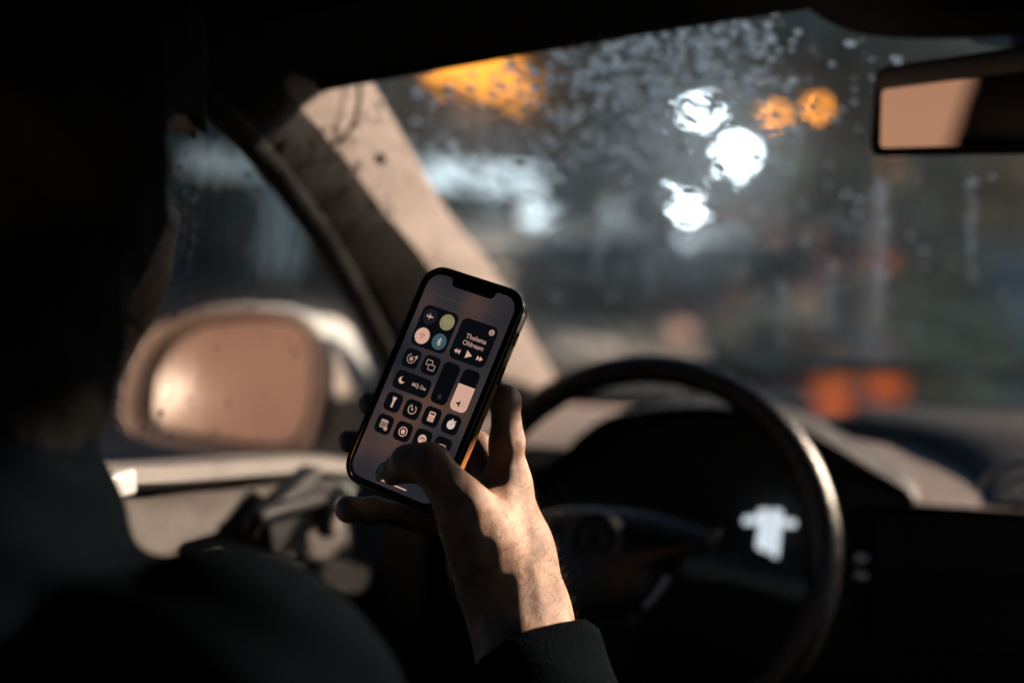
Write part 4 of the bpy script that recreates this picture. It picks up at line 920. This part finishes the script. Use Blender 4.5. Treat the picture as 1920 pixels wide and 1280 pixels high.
# now playing
def text(name, body, a, b, size, m, align='LEFT'):
    cu = bpy.data.curves.new(name, 'FONT'); cu.body = body; cu.size = size * .001; cu.align_x = align; cu.materials.append(m); cu.offset = .00006
    o = bpy.data.objects.new(name, cu); COL.objects.link(o); bpy.context.view_layer.update()
    me_ = bpy.data.meshes.new_from_object(o.evaluated_get(bpy.context.evaluated_depsgraph_get())); bpy.data.objects.remove(o)
    o = bpy.data.objects.new(name, me_); COL.objects.link(o); o.parent = scr
    Mx = Matrix((pu, -pv_, pn)).transposed().to_4x4(); Mx.translation = ph(a, b, 4.15) - wl(scr); o.matrix_local = Mx
    return o
text('track_title', 'Thelema', 16.6, cbk - 1.4, 4.6, U['dimpeach'], 'CENTER'); text('artist_name', 'Ofdream', 16.2, cbk + 3.2, 4.5, U['dimpeach'], 'CENTER')
flat('airplay_badge', [disc(25.4, cbk - 10.0, 2.1, 20)], U['dimpeach'], 4.1); flat('airplay_icon', ringl(25.4, cbk - 10.2, .7, 1.0, 0, 360, 10) + [[(25.4, cbk - 9.9), (26.2, cbk - 8.9), (24.6, cbk - 8.9)]], U['ink'], 4.14)
yy = cbk + 8.6
flat('play_icon', [[(13.7, yy - 2.7), (18.4, yy), (13.7, yy + 2.7)]], U['peach'], 4.14)
flat('rewind_icon', [[(6.6, yy), (9.0, yy - 1.7), (9.0, yy + 1.7)], [(4.3, yy), (6.7, yy - 1.7), (6.7, yy + 1.7)]], U['peach'], 4.14)
flat('forward_icon', [[(24.6, yy), (22.2, yy - 1.7), (22.2, yy + 1.7)], [(26.9, yy), (24.5, yy - 1.7), (24.5, yy + 1.7)]], U['peach'], 4.14)
# small tiles
x, y = CX[0], RY[0]
flat('rotation_lock_icon', ringl(x, y, 2.9, 3.4, -40, 250, 22) + [rr(2.6, 2.0, .3, 2, x, y + .5), [(x + 3.9, y - 3.2), (x + 1.6, y - 1.6), (x + 4.2, y - .4)]] + ringl(x, y - .5, .7, 1.1, 180, 360, 8), U['dimpeach'], 4.14)
x = CX[1]
def frame_l(w_, h_, r, ca, cb, wd):
    o_, i_ = rr(w_, h_, r, 3, ca, cb), rr(w_ - 2 * wd, h_ - 2 * wd, max(.1, r - wd), 3, ca, cb); n = len(o_)
    return [[o_[k], o_[(k + 1) % n], i_[(k + 1) % n], i_[k]] for k in range(n)]
flat('mirroring_icon', frame_l(5.0, 3.9, .8, x - 1.4, y - 1.4, .5), U['dimpeach'], 4.13)
flat('mirroring_icon', [rr(5.8, 4.7, 1, 3, x + 1.2, y + 1.3)], U['tile'], 4.15); flat('mirroring_icon', frame_l(5.2, 4.1, .8, x + 1.2, y + 1.3, .5), U['dimpeach'], 4.17)
x, y = CX[0] - .4, RY[1]
moon = [(x + 2.3 * math.cos(R_(a)), y + 2.3 * math.sin(R_(a))) for a in range(-20, -290, -15)] 
moon = [(x + 2.4 * math.cos(R_(a)), y + 2.4 * math.sin(R_(a))) for a in range(10, 260, 12)] + [(x + 1.1 + 1.9 * math.cos(R_(a)), y - 1.0 + 1.9 * math.sin(R_(a))) for a in range(225, 40, -12)]
flat('moon_icon', [moon], U['peach'], 4.14)
text('focus_name', 'M\u016fj \u010das', -15.4, RY[1] + 1.2, 3.5, U['dimpeach'])
x, y = CX[0], RY[2]
flat('torch_icon', [[(x - 1.5, y - 3.6), (x + 1.5, y - 3.6), (x + 1.5, y - 2.6), (x + .75, y - .9), (x + .75, y + 3.6), (x - .75, y + 3.6), (x - .75, y - .9), (x - 1.5, y - 2.6)]], U['peach'], 4.14)
x = CX[1]; flat('timer_icon', ringl(x, y, 2.6, 3.3, -60, 250, 24) + [disc(x, y, .8, 12), bar(x, y, x - 1.4, y - 2.6, .6)], U['dimpeach'], 4.14)
x = CX[2]; flat('calculator_icon', [rr(4.8, 6.8, .8, 3, x, y)], U['peach'], 4.14)
flat('calculator_keys', [bar(x - 1.7, y - 2.0, x + 1.7, y - 2.0, 1.3)] + [disc(x + i * 1.4, y + j * 1.4 + .4, .4, 8) for i in (-1, 0, 1) for j in (0, 1, 2) if j * 1.4 < 3], U['ink'], 4.17)
x = CX[3]; flat('stopwatch_icon', [disc(x, y + .2, 3.0), bar(x - .7, y - 3.3, x + .7, y - 3.3, .8), bar(x + 1.9, y - 2.2, x + 2.8, y - 2.9, .9)], U['pale'], 4.14); flat('stopwatch_hand', [bar(x, y + .6, x + .9, y - 1.4, .45)], U['dimpeach'], 4.17)
y = RY[3]; x = CX[0]; flat('calendar_icon', frame_l(5.6, 5.6, .8, x - .2, y - .2, .5) + [bar(x - 2.8, y - 2.1, x + 2.4, y - 2.1, 1.5)] + [bar(x - 2.2, y - .6 + k * 1.1, x + 1.8, y - .6 + k * 1.1, .5) for k in range(3)] + [disc(x + 2.2, y + 2.4, 1.5, 14)], U['dimpeach'], 4.14)
x = CX[1]; flat('record_icon', ringl(x, y, 2.7, 3.3) + [disc(x, y, 1.6)], U['peach'], 4.14)
x = CX[2]; flat('sound_icon', [disc(x, y, 3.1)], U['peach'], 4.14); flat('sound_icon', ringl(x, y + .6, 1.0, 1.4, 180, 360, 10) + ringl(x, y + .6, 1.8, 2.2, 180, 360, 10), U['ink'], 4.17)
x = CX[3]; flat('battery_icon', frame_l(5.6, 3.4, .8, x, y, .45) + [bar(x - 2.2, y, x - .2, y, 2.2)], U['peach'], 4.14)
flat('home_bar', [rr(23, .95, .45, 4, 0, 68.6)], U['peach'], 4.14)
flat('status_line', [bar(-25 + k * 2.3, -57.8, -25 + k * 2.3 + rng.uniform(1, 1.9), -57.8, .7) for k in range(22)], U['grey'], 4.1)

# ================================================================== the driver
person = None
skin = bpy.data.materials.new('skin'); skin.use_nodes = True; t = skin.node_tree; b_ = t.nodes['Principled BSDF']; N = t.nodes.new; Lk = t.links.new
tc = N('ShaderNodeTexCoord'); n1 = N('ShaderNodeTexNoise'); n1.inputs['Scale'].default_value = 62; n1.inputs['Detail'].default_value = 6; Lk(tc.outputs['Object'], n1.inputs['Vector'])
cr = N('ShaderNodeValToRGB'); cr.color_ramp.elements[0].position = .32; cr.color_ramp.elements[0].color = (.26, .12, .072, 1); cr.color_ramp.elements[1].position = .68; cr.color_ramp.elements[1].color = (.60, .36, .25, 1)  # skin mottling, its dark blotches deepened to stand for raindrop shadows
Lk(n1.outputs['Fac'], cr.inputs[0]); Lk(cr.outputs[0], b_.inputs['Base Color'])
b_.inputs['Roughness'].default_value = .48; b_.inputs['Subsurface Weight'].default_value = .12; b_.inputs['Subsurface Radius'].default_value = (1, .35, .2); b_.inputs['Subsurface Scale'].default_value = .003
v1 = N('ShaderNodeTexVoronoi'); v1.inputs['Scale'].default_value = 1500; v1.feature = 'DISTANCE_TO_EDGE'; Lk(tc.outputs['Object'], v1.inputs['Vector'])
n2 = N('ShaderNodeTexNoise'); n2.inputs['Scale'].default_value = 260; n2.inputs['Detail'].default_value = 8; n2.inputs['Roughness'].default_value = .65; Lk(tc.outputs['Object'], n2.inputs['Vector'])
mth = N('ShaderNodeMath'); mth.operation = 'MULTIPLY_ADD'; mth.inputs[1].default_value = .6; Lk(v1.outputs['Distance'], mth.inputs[0]); Lk(n2.outputs['Fac'], mth.inputs[2])
bp = N('ShaderNodeBump'); bp.inputs['Strength'].default_value = .6; bp.inputs['Distance'].default_value = .0009; Lk(mth.outputs[0], bp.inputs['Height']); Lk(bp.outputs[0], b_.inputs['Normal'])
M['skin'] = skin
J = lambda px, py, d: tuple(P(px, py, d))
mmr = .001
# hand, joints from the photograph, radii in mm
wrist = (968, 1150, .925); elbow = (1050, 1900, .72)
fingers = {
 'thumb': [((915, 1040, .905), 19), ((868, 946, .887), 16.5), ((806, 868, .889), 12.2), ((770, 868, .897), 11.4), ((741, 884, .9065), 9.2)],
 'index': [((948, 905, .937), 13.5), ((950, 830, .934), 11.2), ((947, 752, .938), 9.6), ((915, 728, .947), 8.8), ((850, 715, .957), 8.2), ((800, 722, .962), 7.2)],
 'middle': [((945, 930, .955), 13), ((895, 840, .972), 10.4), ((830, 785, .984), 9.6), ((760, 760, .984), 8.8), ((692, 757, .974), 8.0)],
 'ring': [((935, 965, .962), 12.5), ((870, 890, .98), 9.8), ((790, 845, .988), 9.2), ((715, 826, .985), 8.4), ((656, 827, .975), 8.0)],
 'pinky': [((915, 1010, .955), 12), ((850, 985, .965), 9.2), ((770, 968, .968), 8.8), ((700, 957, .962), 8.6), ((652, 955, .952), 9.0)],
}
palm = [((968, 1150, .925), (955, 1040, .93), 27, 28), ((955, 1040, .932), (952, 915, .938), 25, 14.5), ((950, 1050, .935), (940, 940, .955), 22, 14), ((945, 1060, .938), (930, 970, .960), 20, 13), ((935, 1070, .938), (912, 1010, .955), 18, 13),
        ((925, 1085, .915), (875, 968, .893), 24, 17), ((905, 1000, .903), (950, 925, .928), 17, 12)]
def hand_sdf(X):
    d = None
    for a, b, ra, rb in palm:
        e = sd_seg(X, J(*a), J(*b), ra * mmr, rb * mmr); d = e if d is None else smin(d, e, .016)
    for k, ch in fingers.items():
        f = None
        for (a, ra), (b, rb) in zip(ch[:-1], ch[1:]):
            e = sd_seg(X, J(*a), J(*b), ra * mmr, rb * mmr); f = e if f is None else smin(f, e, .004)
        for (a, ra) in ch[2:4]: f = smin(f, sd_ell(X, J(*a), (ra * mmr * 1.04,) * 3), .003)
        d = smin(d, f, .010 if k in ('thumb', 'index') else .006)
    # forearm
    e = sd_seg(X, J(*wrist), J(*[wrist[i] + (elbow[i] - wrist[i]) * .45 for i in range(3)]), .0265, .038); e = smin(e, sd_seg(X, J(1000, 1150, .935), J(1030, 1330, .88), .021, .026), .02)
    d = smin(d, e, .02)
    # tendons, veins and skin folds as low relief
    q = X * 1.0
    for ch in (((990, 925, .945), (1012, 1010, .945), (1030, 1080, .94)), ((975, 870, .935), (985, 960, .93), (1003, 1040, .925)), ((960, 985, .905), (985, 1060, .905), (1010, 1130, .91))):
        for a, b in zip(ch[:-1], ch[1:]): d = smin(d, sd_seg(X, J(*a), J(*b), .0022, .0026), .006)
    d = d + .0005 * np.sin(q[..., 0] * 330 + q[..., 2] * 130) * np.sin(q[..., 2] * 150 - q[..., 1] * 240)
    return d
allp = [P(*j) for ch in fingers.values() for j, r in ch] + [P(*wrist), P(1040, 1330, .88), P(900, 1300, .88)]
lo = [min(p[i] for p in allp) - .04 for i in range(3)]; hi = [max(p[i] for p in allp) + .04 for i in range(3)]
hv, hf = surface_nets(hand_sdf, lo, hi, .0016); hv = lapsmooth(hv, hf, 2, .4)
use = np.unique(hf); remap = -np.ones(len(hv), np.int64); remap[use] = np.arange(len(use)); hv = hv[use]; hf = remap[hf]
# head, neck, torso and the rest of the arm
HD = {'cr': P(40, 215, .76), 'jaw': P(135, 540, .775)}
def body_sdf(X):
    d = sd_ell(X, P(30, 190, .77), (.088, .098, .100))
    d = smin(d, sd_seg(X, P(215, 175, .80), P(215, 240, .805), .040, .034), .04)      # brow
    d = smin(d, sd_seg(X, P(235, 395, .80), P(200, 450, .80), .027, .034), .02)       # cheekbone
    d = smin(d, sd_seg(X, P(130, 500, .79), P(100, 610, .785), .040, .034), .04)        # cheek and jaw
    d = smin(d, sd_seg(X, P(190, 600, .83), P(170, 620, .84), .018, .018), .03)         # chin
    d = smin(d, sd_seg(X, P(250, 350, .86), P(270, 440, .88), .010, .016), .012)        # nose
    d = np.maximum(d, -sd_seg(X, P(335, 305, .78), P(300, 318, .86), .021, .021))            # eye hollow
    d = smin(d, sd_ell(X, P(40, 520, .70), (.012, .02, .034)), .008)                     # ear
    d = smin(d, sd_seg(X, P(0, 520, .76), P(-60, 900, .72), .060, .052), .05)           # neck
    d = smin(d, sd_seg(X, P(-150, 1150, .70), P(-160, 1700, .74), .07, .09), .05)
    d = smin(d, sd_seg(X, P(-60, 1330, .70), P(430, 1350, .66), .05, .045), .03)
    d = smin(d, sd_seg(X, P(430, 1340, .66), P(*elbow), .047, .038), .03)
    d = smin(d, sd_seg(X, P(*elbow), J(*[wrist[i] + (elbow[i] - wrist[i]) * .40 for i in range(3)]), .038, .034), .03)
    return d
pts_ = [P(-250, -150, .77), P(300, 100, .9), P(-40, 1700, .74), P(*elbow), P(1040, 1400, .85), P(430, 1340, .66), P(-200, 1100, .6)]
lo = [min(p[i] for p in pts_) - .1 for i in range(3)]; hi = [max(p[i] for p in pts_) + .1 for i in range(3)]
bv, bf = surface_nets(body_sdf, lo, hi, .007); bv = lapsmooth(bv, bf, 2, .5)
# join the two ends of the forearm inside the sleeve so that the body is one surface
fcen = hv[hf].mean(1); i1 = int(np.argmax(fcen @ np.array((Vector(P(*elbow)) - Vector(P(*wrist))).normalized())))
i2 = int(np.argmin(((bv[bf].mean(1) - fcen[i1]) ** 2).sum(1))); pass; q1 = hf[i1]; q2 = bf[i2] + len(hv)
allv = np.concatenate([hv, bv]); best = min(range(4), key=lambda s: ((allv[q1] - allv[np.roll(q2[::-1], s)]) ** 2).sum()); q2r = np.roll(q2[::-1], best)
bridge = np.array([[q1[k], q1[(k + 1) % 4], q2r[(k + 1) % 4], q2r[k]] for k in range(4)])
person = obj('person', allv, np.concatenate([np.delete(hf, i1, 0), np.delete(bf, i2, 0) + len(hv), bridge]), M['skin'], None, True, origin=P(0, 1600, .72))
tag(person, 'driver in a dark navy jacket with black hair, looking down at the phone in hand', 'person')
# jacket
M['jacket'] = mat('jacket_cloth', (.0016, .0034, .0052), .95, spec=.02, bump=.6, bscale=420, noise=.35, nscale=60, sheen=.0)
M['hair'] = mat('hair', (.005, .005, .005), .8, spec=.15, bump=.8, bscale=160, noise=.3)
cuff_a = Vector(P(1000, 1275, .895)); fo_ax = (Vector(P(*elbow)) - Vector(P(*wrist))).normalized()
cuff_n = (fo_ax + CR * .5).normalized()
def jacket_sdf(X):
    d = sd_seg(X, P(-75, 770, .71), P(-75, 1130, .69), .060, .088)
    d = smin(d, sd_seg(X, P(-330, 1180, .69), P(-200, 1700, .74), .12, .15), .04)
    d = smin(d, sd_seg(X, P(60, 1365, .69), P(420, 1330, .66), .070, .064), .03)
    d = smin(d, sd_seg(X, P(420, 1330, .66), P(*elbow), .066, .056), .04)
    s = sd_seg(X, P(*elbow), J(*[elbow[i] + (wrist[i] - elbow[i]) * .97 for i in range(3)]), .058, .045)
    s = smin(s, sd_seg(X, P(1010, 1215, .91), P(1060, 1420, .85), .036, .045), .02)
    cut = -((X - np.array(cuff_a, np.float32)) @ np.array(cuff_n, np.float32))
    wr = .0022 * np.sin(X[..., 2] * 95 + X[..., 0] * 60) * np.sin(X[..., 1] * 70 + X[..., 2] * 40)
    s = np.maximum(s + wr, cut)
    inner = sd_seg(X, P(1000, 1130, .93), P(1035, 1420, .85), .034, .040)
    s = np.maximum(s, -np.maximum(inner, cut - .02 + (-.0)))
    return smin(d + wr * 1.6, s, .03)
pts_ = [P(-300, 850, .70), P(-60, 1700, .74), P(*elbow), P(1003, 1180, .93), P(1120, 1300, .9), P(430, 1340, .66)]
lo = [min(p[i] for p in pts_) - .13 for i in range(3)]; hi = [max(p[i] for p in pts_) + .13 for i in range(3)]
jv, jf = surface_nets(jacket_sdf, lo, hi, .0045); jv = lapsmooth(jv, jf, 3, .5)
jk = obj('jacket', jv, jf, M['jacket'], person, True)
# hair: a cap of locks over the skull
def hair_sdf(X):
    d = sd_ell(X, P(5, 150, .775), (.102, .108, .106))
    d = smin(d, sd_seg(X, P(235, 90, .80), P(262, 215, .80), .040, .026), .03)
    d = smin(d, sd_seg(X, P(-40, 400, .74), P(-60, 700, .70), .085, .070), .05)
    d = smin(d, sd_seg(X, P(120, 320, .73), P(60, 450, .72), .045, .03), .03)
    d = np.maximum(d, -sd_seg(X, P(345, 310, .76), P(320, 320, .88), .026, .026))
    return d + .0022 * np.sin(X[..., 0] * 110 + X[..., 2] * 40) * np.sin(X[..., 2] * 70 + X[..., 1] * 90) + .0008 * np.sin(X[..., 0] * 420 + X[..., 1] * 300)
pts_ = [P(-250, -180, .77), P(320, 100, .88), P(-60, 750, .66)]
lo = [min(p[i] for p in pts_) - .1 for i in range(3)]; hi = [max(p[i] for p in pts_) + .1 for i in range(3)]
av, af = surface_nets(hair_sdf, lo, hi, .004); av = lapsmooth(av, af, 3, .5); obj('hair', av, af, M['hair'], person, True)
# loose hair ends along the outline of the head
sh = MB(); e0_ = av[af[:, 1]] - av[af[:, 0]]; e1_ = av[af[:, 3]] - av[af[:, 0]]; fn_ = np.cross(e0_, e1_); fn_ /= np.linalg.norm(fn_, axis=1)[:, None] + 1e-9; fcn = av[af].mean(1)
vd = fcn - np.array(CAM); vd /= np.linalg.norm(vd, axis=1)[:, None]; cn_ = np.where((np.abs((fn_ * vd).sum(1)) < .25) & (fn_ @ np.array(CR) > .3))[0]; rng.shuffle(cn_)
for i in cn_[:260]:
    n_ = Vector(fn_[i]); n_ = n_ if n_.dot(CR) > 0 else -n_; p = Vector(fcn[i]) - n_ * .002; L_ = rng.uniform(.006, .02)
    d1 = (n_ + Vector((0, 0, -1)) * rng.uniform(.2, 1.2) + Vector(rng.normal(size=3)) * .4).normalized(); d2 = (d1 + Vector((0, 0, -.8)) + Vector(rng.normal(size=3)) * .3).normalized()
    sh.tube([p, p + d1 * L_ * .5, p + d1 * L_ * .5 + d2 * L_ * .5], [.0004, .0003, .0001], 3, False)
tag(sh.build('stray_hair', M['hair'], person, True), kind='stuff')
# thumb nail
tn = MB(); tp = P(741, 884, .9065); tx = (P(741, 884, .9065) - P(770, 868, .897)).normalized(); tz = (CAM - tp).normalized(); tz = (tz + CR * -.2 + CU * .45).normalized(); ty = tz.cross(tx).normalized(); tz = tx.cross(ty)
rows = []
for i in range(7):
    u = -1 + 2 * i / 6
    rows.append([tp + tx * (.004 + .0062 * u * (1 if True else 0)) + ty * (.0058 * v_ * (1 - .18 * u * u)) + tz * (.0094 - .0018 * v_ * v_ - .0012 * max(0, u)) for v_ in np.linspace(-1, 1, 7)])
tn.grid(rows); tn.build('thumb_nail', mat('nail', (.5, .33, .27), .25, noise=.1), person, True)
# fine hairs along the back of the hand and wrist
hairs = MB()
sel = [i for i in range(0, len(hv), 1)]
proj = hv - np.array(CAM); dep = proj @ np.array(CF); pxs = 960 + FPX * (proj @ np.array(CR)) / dep; pys = 640 - FPX * (proj @ np.array(CU)) / dep
cand = np.where((pys > 740) & (pys < 1185) & (pxs > 925))[0]; rng.shuffle(cand)
me = person.data; nrm = np.zeros(len(me.vertices) * 3); me.vertices.foreach_get('normal', nrm); nrm = nrm.reshape(-1, 3)
cnt = 0
for i in cand:
    n_ = Vector(nrm[i])
    if n_.dot(CR) < .15: continue
    p = Vector(hv[i]); L_ = rng.uniform(.003, .0085) * (1.0 if pys[i] > 980 else .6)
    dr_ = (n_ * .45 + CU * rng.uniform(.1, .9) + CR * rng.uniform(.1, .5) + Vector(rng.normal(size=3)) * .25).normalized()
    dr2 = (dr_ + CU * .5 + Vector(rng.normal(size=3)) * .2).normalized()
    hairs.tube([p, p + dr_ * L_ * .55, p + dr_ * L_ * .55 + dr2 * L_ * .45], [.00008, .00006, .00002], 3, False); cnt += 1
    if cnt > 420: break
ho = hairs.build('arm_hair', mat('arm_hair', (.35, .2, .12), .5, noise=.2), person, True)
ho['kind'] = 'stuff'
